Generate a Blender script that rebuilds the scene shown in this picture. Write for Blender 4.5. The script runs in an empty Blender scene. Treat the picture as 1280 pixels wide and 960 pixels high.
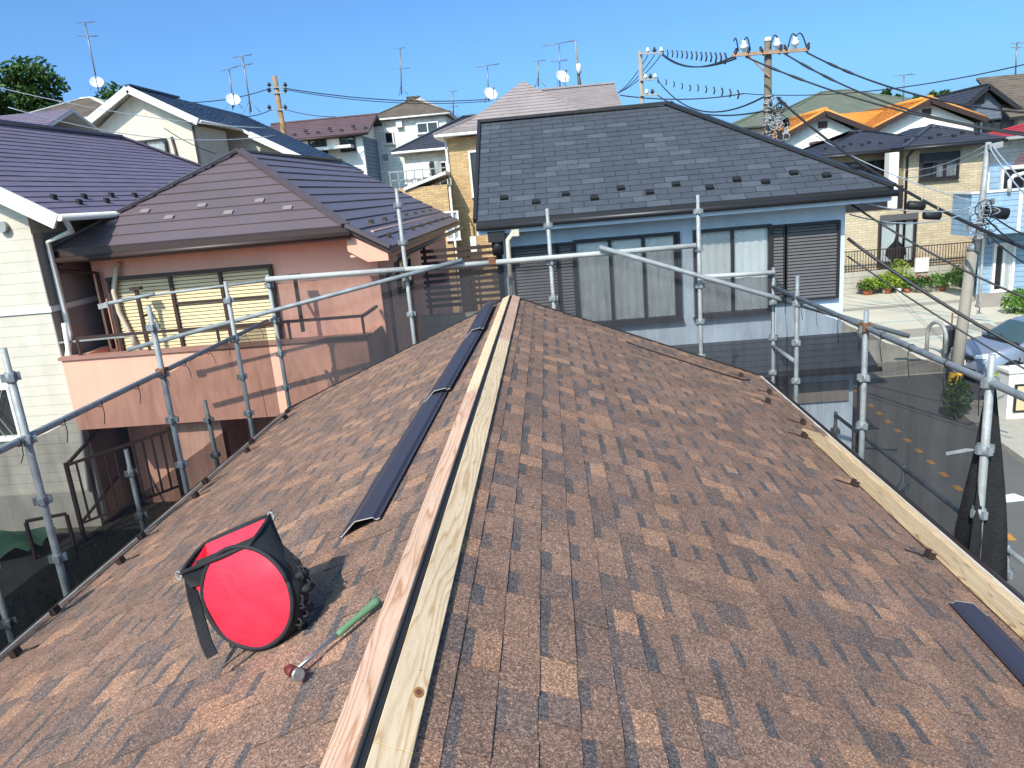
import bpy, math, random
from mathutils import Vector as V, Matrix
sc = bpy.context.scene
R = random.Random(11)

# ------------------------------------------------------------------ camera
F, CX, CY, CZ = 930.0, 640.0, 480.0, 5.6
_d = V((315, 3600, F)).normalized()
_y = V((42, -244, F)); _y -= _d * _y.dot(_d); _y.normalize()
_z = -_d; _x = _y.cross(_z)
ROT = Matrix((_x, _y, _z))                       # camera axes (right, down, forward) -> world
cam_d = bpy.data.cameras.new("camera"); cam = bpy.data.objects.new("camera", cam_d)
sc.collection.objects.link(cam); sc.camera = cam
cam_d.sensor_width = 36.0; cam_d.lens = 36.0 * F / 1280.0
cam_d.clip_start = 0.05; cam_d.clip_end = 3000
_r, _u, _b = ROT @ V((1, 0, 0)), -(ROT @ V((0, 1, 0))), -(ROT @ V((0, 0, 1)))
cam.matrix_world = Matrix(((_r.x, _u.x, _b.x, 0), (_r.y, _u.y, _b.y, 0), (_r.z, _u.z, _b.z, CZ), (0, 0, 0, 1)))

# ------------------------------------------------------------------ light
SUN_TRAVEL = V((0.34, 0.80, -0.83)).normalized()
elev = math.asin(-SUN_TRAVEL.z)
azim = math.atan2(-SUN_TRAVEL.x, -SUN_TRAVEL.y)
w = bpy.data.worlds.new("World"); sc.world = w; w.use_nodes = True
nt = w.node_tree; bg = nt.nodes["Background"]
sky = nt.nodes.new("ShaderNodeTexSky"); sky.sky_type = 'NISHITA'; sky.sun_disc = False
sky.sun_elevation = elev; sky.sun_rotation = azim
sky.altitude = 0; sky.air_density = 0.6; sky.dust_density = 3.0; sky.ozone_density = 2.5
tn = nt.nodes.new('ShaderNodeMix'); tn.data_type = 'RGBA'; tn.blend_type = 'MULTIPLY'; tn.inputs[0].default_value = 1; tn.inputs[7].default_value = (.45, .73, .90, 1)
nt.links.new(sky.outputs[0], tn.inputs[6]); nt.links.new(tn.outputs[2], bg.inputs[0]); bg.inputs[1].default_value = 0.15
sl = bpy.data.lights.new("sun", 'SUN'); sl.energy = 2.9; sl.angle = math.radians(0.5); sl.color = (1.0, 0.94, 0.85)
so = bpy.data.objects.new("sun", sl); sc.collection.objects.link(so)
so.rotation_euler = SUN_TRAVEL.to_track_quat('-Z', 'Y').to_euler(); so.location = (-20, -30, 40)
sc.view_settings.view_transform = 'Standard'; sc.view_settings.look = 'None'
sc.view_settings.exposure = 1.0; sc.view_settings.gamma = 1.0
sc.cycles.transparent_max_bounces = 24
sc.cycles.max_bounces = 6

# ------------------------------------------------------------------ helpers
def at(u, v, y):
    d = ROT @ V((u - CX, v - CY, F)); return V((0, 0, CZ)) + d * (y / d.y)
def atx(u, v, x):
    d = ROT @ V((u - CX, v - CY, F)); return V((0, 0, CZ)) + d * (x / d.x)
def atz(u, v, z=0.0):
    d = ROT @ V((u - CX, v - CY, F)); return V((0, 0, CZ)) + d * ((z - CZ) / d.z)

MW = {}
COL = sc.collection
class MB:
    def __init__(s): s.v = []; s.f = []; s.sm = []; s.c = []
    def add(s, vs, fs, smooth=False, col=None):
        b = len(s.v); s.v += [V(p) for p in vs]
        for f in fs:
            s.f.append([b + i for i in f]); s.sm.append(smooth); s.c.append(col)
        return s
    def box(s, x0, x1, y0, y1, z0, z1, **k):
        return s.add([(x0,y0,z0),(x1,y0,z0),(x1,y1,z0),(x0,y1,z0),(x0,y0,z1),(x1,y0,z1),(x1,y1,z1),(x0,y1,z1)],
                     [(0,3,2,1),(4,5,6,7),(0,1,5,4),(1,2,6,5),(2,3,7,6),(3,0,4,7)], **k)
    def obox(s, c, a, b, d, **k):
        c = V(c); a = V(a); b = V(b); d = V(d)
        return s.add([c-a-b-d, c+a-b-d, c+a+b-d, c-a+b-d, c-a-b+d, c+a-b+d, c+a+b+d, c-a+b+d],
                     [(0,3,2,1),(4,5,6,7),(0,1,5,4),(1,2,6,5),(2,3,7,6),(3,0,4,7)], **k)
    def bar(s, p, q, w, h, up=(0,0,1), **k):
        p = V(p); q = V(q); t = (q-p).normalized(); up = V(up)
        side = t.cross(up)
        if side.length < 1e-4: side = t.cross(V((1,0,0)))
        side.normalize(); n = side.cross(t)
        return s.obox((p+q)/2, (q-p)/2, side*w/2, n*h/2, **k)
    def prism(s, poly, vec, **k):
        n = len(poly); vec = V(vec); P = [V(p) for p in poly]
        fs = [tuple(range(n)), tuple(range(2*n-1, n-1, -1))]
        fs += [(i, i+n, (i+1) % n + n, (i+1) % n) for i in range(n)]
        return s.add(P + [p+vec for p in P], fs, **k)
    def tube(s, pts, r, n=8, cap=True, col=None):
        pts = [V(p) for p in pts]; m = len(pts)
        rs = r if isinstance(r, (list, tuple)) else [r]*m
        vs = []; prev = None
        for i, p in enumerate(pts):
            t = (pts[min(i+1, m-1)] - pts[max(i-1, 0)])
            if t.length < 1e-9: t = V((0,0,1))
            t.normalize()
            if prev is None:
                a = t.cross(V((0,0,1)))
                if a.length < 1e-3: a = t.cross(V((1,0,0)))
            else:
                a = prev - t * prev.dot(t)
                if a.length < 1e-6: a = t.cross(V((0.3,1,0.2)))
            a.normalize(); prev = a; b = t.cross(a)
            for k in range(n):
                th = 2*math.pi*k/n
                vs.append(p + (a*math.cos(th) + b*math.sin(th)) * rs[i])
        fs = []
        for i in range(m-1):
            for k in range(n):
                fs.append((i*n+k, i*n+(k+1) % n, (i+1)*n+(k+1) % n, (i+1)*n+k))
        s.add(vs, fs, smooth=True, col=col)
        if cap:
            b = len(s.v) - len(vs)
            s.f.append([b+k for k in range(n)][::-1]); s.sm.append(False); s.c.append(col)
            s.f.append([b+(m-1)*n+k for k in range(n)]); s.sm.append(False); s.c.append(col)
        return s
    def mesh(s, name, inv=None):
        me = bpy.data.meshes.new(name)
        vs = s.v if inv is None else [inv @ p for p in s.v]
        me.from_pydata(vs, [], s.f); me.polygons.foreach_set("use_smooth", s.sm)
        if any(c is not None for c in s.c):
            at_ = me.color_attributes.new("tint", 'FLOAT_COLOR', 'CORNER')
            dat = []
            for f, c in zip(s.f, s.c):
                c = c or (1, 1, 1); dat += [c[0], c[1], c[2], 1.0] * len(f)
            at_.data.foreach_set("color", dat)
        me.update(); return me

def thing(name, label, cat, loc=(0,0,0), rz=0.0, group=None, rot=None):
    o = bpy.data.objects.new(name, None); COL.objects.link(o); o.empty_display_size = .2
    m = Matrix.Translation(V(loc)) @ (rot.to_4x4() if rot is not None else Matrix.Rotation(rz, 4, 'Z'))
    o.matrix_world = m; MW[o] = m; tag(o, label, cat, group); return o
def tag(o, label=None, cat=None, group=None, kind=None):
    if label: o['label'] = label
    if cat: o['category'] = cat
    if group: o['group'] = group
    if kind: o['kind'] = kind
    return o
def part(parent, name, mb, m, label=None, kind=None, local=False):
    """mesh child; mb is in world coordinates unless local"""
    pm = MW[parent]
    me = mb.mesh(name, None if local else pm.inverted())
    if m: me.materials.append(m)
    o = bpy.data.objects.new(name, me); COL.objects.link(o); o.parent = parent
    MW[o] = pm.copy()
    if label: o['label'] = label
    if kind: o['kind'] = kind
    return o
def inst(parent, name, me, mat4):
    """child sharing mesh data; mat4 is its world matrix"""
    o = bpy.data.objects.new(name, me); COL.objects.link(o); o.parent = parent
    o.matrix_local = MW[parent].inverted() @ mat4; MW[o] = mat4; return o
def solo(name, mb, m, label=None, cat=None, group=None, kind=None, loc=None):
    base = V(loc) if loc is not None else V((0,0,0))
    me = mb.mesh(name, Matrix.Translation(-base)); me.materials.append(m)
    o = bpy.data.objects.new(name, me); COL.objects.link(o); o.location = base; MW[o] = Matrix.Translation(base)
    return tag(o, label, cat, group, kind)
def kids(o): return [c for c in list(bpy.data.objects) if c.parent == o]
def copy_tree(o, mat4, label=None, ch=None):
    c = o.copy(); COL.objects.link(c); c.matrix_world = mat4; MW[c] = mat4
    if label: c['label'] = label
    def rec(src, dst):
        for k in list(src.children):
            d = k.copy(); COL.objects.link(d); d.parent = dst; MW[d] = mat4; rec(k, d)
    rec(o, c); return c

# ------------------------------------------------------------------ materials
def lin(c): c /= 255.0; return c/12.92 if c <= .04045 else ((c+.055)/1.055)**2.4
def S(r, g, b, k=.8): return (lin(r)*k, lin(g)*k, lin(b)*k)
class NT:
    def __init__(s, name):
        s.m = bpy.data.materials.new(name); s.m.use_nodes = True; s.t = s.m.node_tree
        s.bs = s.t.nodes["Principled BSDF"]; s.out = s.t.nodes["Material Output"]
        s.tc = s.t.nodes.new("ShaderNodeTexCoord")
    def n(s, typ, **k):
        o = s.t.nodes.new(typ)
        for a, b in k.items(): setattr(o, a, b)
        return o
    def l(s, a, b): s.t.links.new(a, b)
    def mapping(s, scale, src=None, rot=(0,0,0)):
        mp = s.n("ShaderNodeMapping"); mp.inputs['Scale'].default_value = scale; mp.inputs['Rotation'].default_value = rot
        s.l(src or s.tc.outputs['Object'], mp.inputs['Vector']); return mp.outputs[0]
    def noise(s, scale, detail=4, vec=None, dist=0, rough=.5):
        n = s.n("ShaderNodeTexNoise"); n.inputs['Scale'].default_value = scale; n.inputs['Detail'].default_value = detail
        n.inputs['Distortion'].default_value = dist; n.inputs['Roughness'].default_value = rough
        s.l(vec or s.tc.outputs['Object'], n.inputs['Vector']); return n.outputs['Fac']
    def rng(s, fac, a, b, lo=.25, hi=.75):
        r = s.n("ShaderNodeMapRange"); r.inputs[1].default_value = lo; r.inputs[2].default_value = hi
        r.inputs[3].default_value = a; r.inputs[4].default_value = b; s.l(fac, r.inputs[0]); return r.outputs[0]
    def mul(s, col, fac):      # colour (socket or tuple) times scalar/colour socket
        m = s.n("ShaderNodeMix", data_type='RGBA', blend_type='MULTIPLY'); m.inputs[0].default_value = 1
        if isinstance(col, tuple): m.inputs[6].default_value = (*col, 1)
        else: s.l(col, m.inputs[6])
        s.l(fac, m.inputs[7]); return m.outputs[2]
    def mix(s, fac, a, b):
        m = s.n("ShaderNodeMix", data_type='RGBA')
        s.l(fac, m.inputs[0])
        for sock, c in ((m.inputs[6], a), (m.inputs[7], b)):
            if isinstance(c, tuple): sock.default_value = (*c, 1)
            else: s.l(c, sock)
        return m.outputs[2]
    def math(s, op, a, b=None):
        m = s.n("ShaderNodeMath", operation=op)
        for i, c in enumerate((a, b)):
            if c is None: continue
            if isinstance(c, (int, float)): m.inputs[i].default_value = c
            else: s.l(c, m.inputs[i])
        return m.outputs[0]
    def ramp(s, fac, stops, interp='LINEAR'):
        r = s.n("ShaderNodeValToRGB"); e = r.color_ramp; e.interpolation = interp
        while len(e.elements) < len(stops): e.elements.new(.5)
        for el, (p, c) in zip(e.elements, stops): el.position = p; el.color = (*c, 1)
        s.l(fac, r.inputs[0]); return r.outputs[0]
    def bump(s, h, strength, dist=.01):
        b = s.n("ShaderNodeBump"); b.inputs['Strength'].default_value = strength; b.inputs['Distance'].default_value = dist
        s.l(h, b.inputs['Height']); s.l(b.outputs[0], s.bs.inputs['Normal'])
    def done(s, col, rough=.6, metal=0, spec=.5):
        if isinstance(col, tuple): s.bs.inputs['Base Color'].default_value = (*col, 1)
        else: s.l(col, s.bs.inputs['Base Color'])
        if isinstance(rough, (int, float)): s.bs.inputs['Roughness'].default_value = rough
        else: s.l(rough, s.bs.inputs['Roughness'])
        s.bs.inputs['Metallic'].default_value = metal
        s.bs.inputs['Specular IOR Level'].default_value = spec
        return s.m
def mat(name, col, rough=.6, var=.12, vs=2.0, fine=.06, fs=40., bump=0., bs=60., bd=.004, metal=0., spec=.4, streak=0.):
    t = NT(name)
    c = t.mul(col, t.rng(t.noise(vs, 5), 1-var, 1+var))
    if fine: c = t.mul(c, t.rng(t.noise(fs, 3), 1-fine, 1+fine))
    if streak: c = t.mul(c, t.rng(t.noise(1.0, 5, t.mapping((5, 5, .35))), 1-streak, 1+streak*.3, .3, .65))
    if bump: t.bump(t.noise(bs, 3), bump, bd)
    return t.done(c, rough, metal, spec)
def siding(name, col, mortar, bw, bh, var=.2, gap=.02, rough=.75, bump=.5, streak=.1, offset=.5):
    """brick/board pattern on any axis-aligned wall: u = x + y, v = z"""
    t = NT(name)
    sep = t.n("ShaderNodeSeparateXYZ"); t.l(t.tc.outputs['Object'], sep.inputs[0])
    com = t.n("ShaderNodeCombineXYZ"); t.l(t.math('ADD', sep.outputs[0], sep.outputs[1]), com.inputs[0]); t.l(sep.outputs[2], com.inputs[1])
    b = t.n("ShaderNodeTexBrick"); t.l(com.outputs[0], b.inputs['Vector'])
    b.offset = offset
    b.inputs['Scale'].default_value = 1; b.inputs['Brick Width'].default_value = bw; b.inputs['Row Height'].default_value = bh
    b.inputs['Mortar Size'].default_value = gap; b.inputs['Bias'].default_value = 0
    b.inputs['Color1'].default_value = (*[c*(1-var) for c in col], 1); b.inputs['Color2'].default_value = (*[min(1, c*(1+var)) for c in col], 1)
    b.inputs['Mortar'].default_value = (*mortar, 1)
    c = t.mul(b.outputs['Color'], t.rng(t.noise(3, 5), .9, 1.08))
    c = t.mul(c, t.rng(t.noise(1.0, 5, t.mapping((4, 4, .3))), 1-streak, 1.03, .3, .65))
    t.bump(t.math('SUBTRACT', 1.0, b.outputs['Fac']), bump, .01)
    return t.done(c, rough, 0, .3)

def m_shingle():
    t = NT("asphalt_shingle")
    a = t.n("ShaderNodeAttribute", attribute_name="tint"); base = a.outputs['Color']
    vo = t.n("ShaderNodeTexVoronoi"); vo.inputs['Scale'].default_value = 200; t.l(t.tc.outputs['Object'], vo.inputs['Vector'])
    sp = t.n("ShaderNodeSeparateColor"); t.l(vo.outputs['Color'], sp.inputs[0])
    g = t.ramp(sp.outputs[0], [(0, (.45, .44, .45)), (.35, (.80, .78, .77)), (.68, (1.08, 1.05, 1.03)), (.88, (1.5, 1.44, 1.38)), (1, (2.3, 2.2, 2.1))])
    c = t.mul(base, g)
    v2 = t.n("ShaderNodeTexVoronoi"); v2.inputs['Scale'].default_value = 90; t.l(t.tc.outputs['Object'], v2.inputs['Vector'])
    s2 = t.n("ShaderNodeSeparateColor"); t.l(v2.outputs['Color'], s2.inputs[0])
    c = t.mul(c, t.ramp(s2.outputs[1], [(0, (.8, .82, .86)), (1, (1.2, 1.18, 1.14))]))
    c = t.mul(c, t.rng(t.noise(1.6, 5), .85, 1.15))
    t.bump(sp.outputs[0], .35, .003)
    return t.done(c, .9, 0, .25)
def m_wood(name, c1, c2, grain=1.0, knots=True, axis=1, off=0.0):
    t = NT(name)
    sc_ = [9.0, 9.0, 9.0]; sc_[axis] = .9
    mp = t.n("ShaderNodeMapping"); mp.inputs['Scale'].default_value = sc_; mp.inputs['Location'].default_value = (off, off*.7, off*.3)
    t.l(t.tc.outputs['Object'], mp.inputs['Vector'])
    n1 = t.noise(.6, 3, mp.outputs[0], 0.25)
    sep = t.n("ShaderNodeSeparateXYZ"); t.l(t.tc.outputs['Object'], sep.inputs[0])
    rings = t.math('FRACT', t.math('ADD', t.math('MULTIPLY', sep.outputs[0], 36.0 * grain), t.math('MULTIPLY', n1, 13.0)))
    mid = tuple((a*2+b)/3 for a, b in zip(c1, c2))
    r = t.ramp(rings, [(0, c2), (.16, mid), (.5, c1), (.82, c1), (1, c2)])
    fine = t.noise(16, 4, mp.outputs[0])
    c = t.mul(r, t.rng(fine, .88, 1.08))
    c = t.mul(c, t.rng(t.noise(1.3, 4), .88, 1.1))
    if knots:
        s3 = [3.2, 3.2, 3.2]; s3[axis] = 1.5
        mp2 = t.n("ShaderNodeMapping"); mp2.inputs['Scale'].default_value = s3; mp2.inputs['Location'].default_value = (off*.37, off*.11, 0.3)
        t.l(t.tc.outputs['Object'], mp2.inputs['Vector'])
        vo = t.n("ShaderNodeTexVoronoi"); vo.inputs['Scale'].default_value = .8; t.l(mp2.outputs[0], vo.inputs['Vector'])
        k = t.rng(vo.outputs['Distance'], 1, 0, .03, .075)
        c = t.mix(k, c, tuple(x*.35 for x in c2))
    t.bump(fine, .25, .003)
    return t.done(c, .7, 0, .3)
def m_net():
    t = NT("black_mesh_net")
    tr = t.n("ShaderNodeBsdfTransparent"); di = t.n("ShaderNodeBsdfDiffuse")
    di.inputs['Color'].default_value = (.045, .045, .05, 1)
    mx = t.n("ShaderNodeMixShader")
    f = t.rng(t.noise(1.4, 5, t.mapping((1.2, 1.2, .9)), .8), .56, .70, .25, .75)
    sh = t.rng(t.noise(7, 3, t.mapping((1, 1, .25)), 1.0), -.03, .05, .35, .7)
    t.l(t.math('ADD', f, sh), mx.inputs[0]); t.l(tr.outputs[0], mx.inputs[1]); t.l(di.outputs[0], mx.inputs[2])
    t.l(mx.outputs[0], t.out.inputs['Surface']); return t.m
def m_glass(name="window_glass", tint=(.96, .97, .97), op=.75):
    t = NT(name)
    tr = t.n("ShaderNodeBsdfTransparent"); tr.inputs[0].default_value = (*tint, 1)
    gl = t.n("ShaderNodeBsdfGlossy"); gl.inputs['Roughness'].default_value = .02
    fr = t.n("ShaderNodeFresnel"); fr.inputs[0].default_value = 1.52
    mx = t.n("ShaderNodeMixShader"); t.l(t.math('ADD', t.math('MULTIPLY', fr.outputs[0], .5), .02), mx.inputs[0])
    t.l(tr.outputs[0], mx.inputs[1]); t.l(gl.outputs[0], mx.inputs[2]); t.l(mx.outputs[0], t.out.inputs['Surface']); return t.m

M = {}
M['shingle'] = m_shingle()
M['pine'] = m_wood("pale_pine", S(250, 220, 180, .70), S(230, 186, 138, .64), 1.0, True, 1, 0.0)
M['redpine'] = m_wood("reddish_cedar", S(240, 198, 168, .66), S(214, 158, 122, .58), 1.2, True, 1, 3.1)
M['plank'] = m_wood("weathered_plank", S(236, 204, 160, .66), S(190, 148, 104, .54), 1.3, True, 1, 7.7)
M['net'] = m_net()
M['glass'] = m_glass()
M['black'] = mat("black_rubber", (.012, .012, .013), .6, .2)
M['flash'] = mat("dark_violet_coated_metal", S(66, 62, 74, .62), .5, .06, 3, .03, 90, spec=.6)
M['edge'] = mat("cut_metal_edge", S(200, 196, 186), .4, .1)
M['pipewhite'] = mat('pale_galvanised_pipe', S(206, 205, 199, .60), .6, .15, 6, .1, 60)
M['galv'] = mat("galvanised_steel", S(188, 189, 186, .58), .6, .22, 9, .15, 70, metal=.2, bump=.15, bs=90, spec=.5)
M['galv2'] = mat("weathered_galvanised_steel", S(168, 174, 176, .54), .62, .3, 7, .2, 60, metal=.2, bump=.2, bs=80, spec=.5)
M['rust'] = mat("rusty_clamp", S(146, 96, 62, .6), .8, .3, 20)
M['white'] = mat("white_paint", S(240, 236, 226, .76), .55, .05, 2, .02, streak=.06)
M['cream'] = mat("cream_render", S(250, 238, 216, .62), .8, .05, 1.5, .05, 120, bump=.25, bs=140, streak=.08)
M['greyrender'] = mat("grey_dash_render", S(170, 160, 150, .7), .9, .1, 1.5, .2, 90, bump=.6, bs=90, bd=.01)
M['salmon'] = mat("salmon_render", S(250, 190, 164, .86), .85, .04, 1.2, .07, 110, bump=.35, bs=130, streak=.04)
M['peach'] = mat("peach_render", S(250, 182, 154, .78), .85, .04, 1.2, .07, 110, bump=.3, bs=130, streak=.05)
M['brown'] = mat("dark_brown_metal", S(70, 52, 46, .7), .45, .1)
M['fasciapink'] = mat("pink_brown_fascia", S(176, 128, 112, .7), .6, .12, 2)
M['roofbrown'] = mat("brown_metal_roof", S(122, 106, 108, .62), .42, .08, 1.2, .04, 60, spec=.5)
M['capbrown'] = mat("brown_ridge_cap", S(106, 92, 92, .62), .42, .08)
M['roofblack'] = mat("black_slate", S(80, 85, 93, .62), .55, .16, 2.5, .14, 30, spec=.5)
M['slatepale'] = mat("lichen_slate", S(90, 96, 104, .62), .6, .2, 3, .2, 25, spec=.5)
M['roofpurple'] = mat("purple_slate", S(136, 122, 138, .66), .5, .12, 2, .08, 40, spec=.5)
M['roofblue'] = mat("blue_slate", S(64, 84, 110, .65), .45, .12, 2, .08, 30, spec=.5)
M['bluewall'] = mat("pale_blue_render", S(212, 224, 235, .84), .85, .05, 1.5, .06, 90, bump=.3, bs=120, streak=.08)
M['darkframe'] = mat("dark_window_frame", (.022, .021, .022), .4, .1)
M['shutter'] = mat("dark_grey_shutter", S(104, 100, 100, .6), .5, .1, 2)
M['creamslat'] = mat("cream_louvre", S(232, 208, 160, .72), .6, .06, 2)
M['dim'] = mat("dim_interior", (.03, .03, .032), .9, .2)
M['curtain'] = mat("grey_white_curtain", S(226, 224, 220, .75), .9, .06, 3, .04, 60)
M['curtain2'] = mat("pale_lace_curtain", S(240, 240, 236, .8), .9, .06, 3, .04, 60)
M['asphalt'] = mat("asphalt", S(120, 118, 114, .6), .95, .14, .8, .16, 45, bump=.3, bs=120)
M['concrete'] = mat("concrete", S(196, 188, 172, .68), .9, .16, .7, .1, 30, bump=.2, bs=60, streak=.1)
M['lot'] = mat("parking_concrete", S(214, 204, 182, .72), .92, .14, .5, .1, 18, bump=.2, bs=60)
M['lotgrey'] = mat("parking_asphalt_patch", S(176, 166, 150, .66), .92, .16, .6, .12, 25)
M['linewhite'] = mat("road_paint_white", S(236, 238, 232), .8, .12, 6, .1, 40)
M['linegreen'] = mat("road_paint_pale_green", S(206, 216, 204, .7), .8, .14, 6)
M['orange'] = mat("road_paint_orange", S(220, 156, 76, .6), .8, .15, 8, .1, 50)
M['soil'] = mat("soil", (.022, .02, .017), .95, .3, 2, .2, 30)  # near-black, carries the yard's shade in its colour
M['ground'] = mat("ground_earth", S(128, 120, 104, .5), .95, .25, .3, .2, 8)
M['pole'] = mat("concrete_pole", S(178, 168, 154, .6), .85, .14, 2, .08, 40, streak=.15)
M['wire'] = mat("black_cable", (.02, .02, .022), .5, .1)
M['wirepale'] = mat("pale_cable", S(190, 200, 210, .6), .5, .1)
M['ceramic'] = mat("white_ceramic", S(238, 236, 232, .8), .25, .05)
M['armrust'] = mat("rust_stained_crossarm", S(196, 160, 130, .6), .8, .25, 5)
M['ant'] = mat("aluminium_antenna", S(150, 150, 158, .6), .4, .2, metal=.3)
M['dish'] = mat("dish_white", S(230, 230, 228, .8), .4, .05)
# ------------------------------------------------------------------ ground, road, kerbs
def gz(x, y): return 4.2 * max(0.0, min(1.0, (y - 40) / 30.0)) ** 1.5 + (0 if y < 75 else min(9, (y - 75) * .05))
mb = MB(); xs = [-600, -200, -90, -50, -30, -20, -12, 0, 8, 14, 20, 30, 50, 90, 200, 600]
ys = [-400, -100, -30, 0, 10, 20, 30, 40, 46, 52, 58, 64, 70, 85, 110, 150, 220, 400, 900]
mb.add([(x, y, gz(x, y)) for y in ys for x in xs],
       [(j*len(xs)+i, j*len(xs)+i+1, (j+1)*len(xs)+i+1, (j+1)*len(xs)+i) for j in range(len(ys)-1) for i in range(len(xs)-1)])
solo("ground", mb, M['ground'], kind='structure')
rd = V((.115, 1, 0)).normalized(); rn = V((rd.y, -rd.x, 0)); r0 = V((6.72, 12.2, 0))
def rp(a, b, z): p = r0 + rd*a + rn*b; return V((p.x, p.y, z))
def sheet(name, pts, z, m, kind='structure', **k):
    b = MB(); b.add([(p[0], p[1], z) for p in pts], [tuple(range(len(pts)))]); return solo(name, b, m, kind=kind, **k)
sheet("road", [rp(-45, -1.5, 0), rp(-45, 1.5, 0), rp(60, 1.5, 0), rp(60, -1.5, 0)], .004, M['asphalt'])
sheet("road", [rp(4.9, 1.5, 0), (18, 17.6, 0), (18, 19.4, 0), rp(7.6, 1.5, 0)], .0045, M['asphalt'])
b = MB()
b.prism([rp(-45, 1.52, .005), rp(4.9, 1.52, .005), rp(4.9, 2.7, .005), rp(-45, 2.7, .005)], (0, 0, .1))
pv = solo("pavement", b, M['concrete'], kind='structure')
b = MB(); b.prism([rp(-45, 1.50, .004), rp(4.9, 1.50, .004), rp(4.9, 1.62, .004), rp(-45, 1.62, .004)], (0, 0, .112))
solo("kerb", b, M['concrete'], kind='structure')
b = MB()
for i in range(-14, 20):
    a = i * .62
    b.add([rp(a, -.055, .0085), rp(a, .055, .0085), rp(a + .23, .055, .0085), rp(a + .23, -.055, .0085)], [(0, 1, 2, 3)])
solo("road_marking", b, M['orange'], kind='structure')
b = MB()
for (u, v, wd, ln, rz) in [(1266, 622, .42, .30, .1), (1200, 564, .75, .16, .25), (1238, 588, .08, .4, 1.2)]:
    c = atz(u, v, .0085); ax = V((math.cos(rz), math.sin(rz), 0)) * wd/2; ay = V((-math.sin(rz), math.cos(rz), 0)) * ln/2
    b.add([c-ax-ay, c+ax-ay, c+ax*.6+ay, c-ax*.7+ay*.8], [(0, 1, 2, 3)])
solo("road_marking", b, M['linewhite'], kind='structure')
sheet("parking_lot", [(8.2, 19.6, 0), (18.5, 19.6, 0), (18.5, 33.6, 0), (8.4, 33.6, 0)], .006, M['lot'])
b = MB()
for i, (y0, y1) in enumerate([(19.7, 21.3), (24.0, 25.4), (29.2, 30.0)]):
    b.add([(8.3, y0, .0105), (17.6, y0+.2, .0105), (17.2, y1, .0105), (8.4, y1-.2, .0105)], [(0, 1, 2, 3)])
solo("asphalt_patch", b, M['lotgrey'], kind='structure')
b = MB()
for (p, q) in [((1072, 382), (1175, 371)), ((1090, 404), (1195, 396)), ((1130, 426), (1215, 416)), ((1200, 410), (1262, 425)), ((1218, 395), (1275, 420))]:
    p, q = atz(*p, .015), atz(*q, .015); t = (q-p).normalized(); s_ = V((-t.y, t.x, 0))*.07
    b.add([p-s_, q-s_, q+s_, p+s_], [(0, 1, 2, 3)])
solo("parking_marking", b, M['linegreen'], kind='structure')

# ------------------------------------------------------------------ the roof we stand on
RX, RZ, PT, HW = -.62, 4.1, .409, 3.62
KL = math.sqrt(1 + PT*PT); SL = HW * KL; YV = 10.98
def P(s, l, y, h=0.0):
    return V((RX + s*l/KL - (-s)*0 + s*PT*h/KL, y, RZ - PT*l/KL + h/KL))
house0 = thing("bungalow", "brown shingled gable roof under repair with pale ridge boards along its crest", "house", (RX, 5, 0))
b = MB(); b.box(RX-HW+.45, RX+HW-.45, -3.0, YV-.35, 0, 2.55)
b.prism([(RX-HW+.45, -3.0, 2.55), (RX+HW-.45, -3.0, 2.55), (RX, -3.0, RZ-.16)], (0, YV-.35+3.0, 0))
part(house0, "wall", b, M['cream'])
b = MB()
for s in (-1, 1):
    b.prism([P(s, 0, -3.2, -.002), P(s, SL, -3.2, -.002), P(s, SL, -3.2, -.09), P(s, 0, -3.2, -.09)], (0, YV+3.2-.02, 0))
roof0 = part(house0, "roof", b, M['black'])
for s in (-1, 1):
    b = MB(); b.prism([P(s, SL-.004, -3.2, .010), P(s, SL+.028, -3.2, .010), P(s, SL+.028, -3.2, -.12), P(s, SL-.004, -3.2, -.12)], (0, YV+3.2+.01, 0))
    part(house0, "drip_edge", b, M['white'])
b = MB()
for s in (-1, 1):
    b.prism([P(s, .0, YV-.019, .022), P(s, SL+.02, YV-.019, .022), P(s, SL+.02, YV-.019, -.12), P(s, 0, YV-.019, -.12)], (0, .035, 0))
part(house0, "verge_trim", b, M['black'])
for s in (-1, 1):
    b = MB(); b.tube([(RX+s*(HW+.1), -3.2, RZ-PT*HW-.1), (RX+s*(HW+.1), YV, RZ-PT*HW-.1)], .055, 8); part(house0, "gutter", b, M['brown'])

KS = .60
cols = [(S(160,128,110,KS), 46), (S(152,122,106,KS), 24), (S(142,118,106,KS), 12), (S(186,145,118,KS), 14), (S(174,138,116,KS), 10), (S(134,114,106,KS), 6)]
pool = [c for c, n in cols for _ in range(n)]
band_c = [S(116, 105, 101, KS), S(109, 102, 101, KS), S(126, 111, 105, KS)]
pieces = []; EXP = .1485; NC = 26
rs = random.Random(5)
for s in (-1, 1):
    for i in range(NC + 1):
        lb = SL + .012 - i*EXP; la = max(.012, lb - EXP)
        if lb < .06: continue
        y = -3.2 + rs.uniform(0, .2); prev_tan = False; raised = True; pb = False
        while y < YV - .005:
            wd = rs.choice((.15, .17, .18, .20, .22, .24)); y1 = min(y + wd, YV)
            if YV - y1 < .04: y1 = YV
            c = rs.choice(pool)
            if prev_tan and rs.random() < .75: c = cols[0][0]
            prev_tan = c in (cols[3][0], cols[4][0])
            raised = not raised if rs.random() < .8 else raised
            f = rs.uniform(.93, 1.07); c = tuple(x*f for x in c)
            t = (.0095 if raised else .0052) + rs.uniform(0, .001)
            band = rs.choice(band_c) if rs.random() < (.2 if pb else .8)*(.5 if prev_tan else 1) else None; pb = band is not None
            bl = rs.uniform(.24, .40); g = .0020 if rs.random() < .55 else .0007
            pieces.append((s, la, lb, y + g, y1 - g, t, c, band, bl)); y = y1
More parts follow.
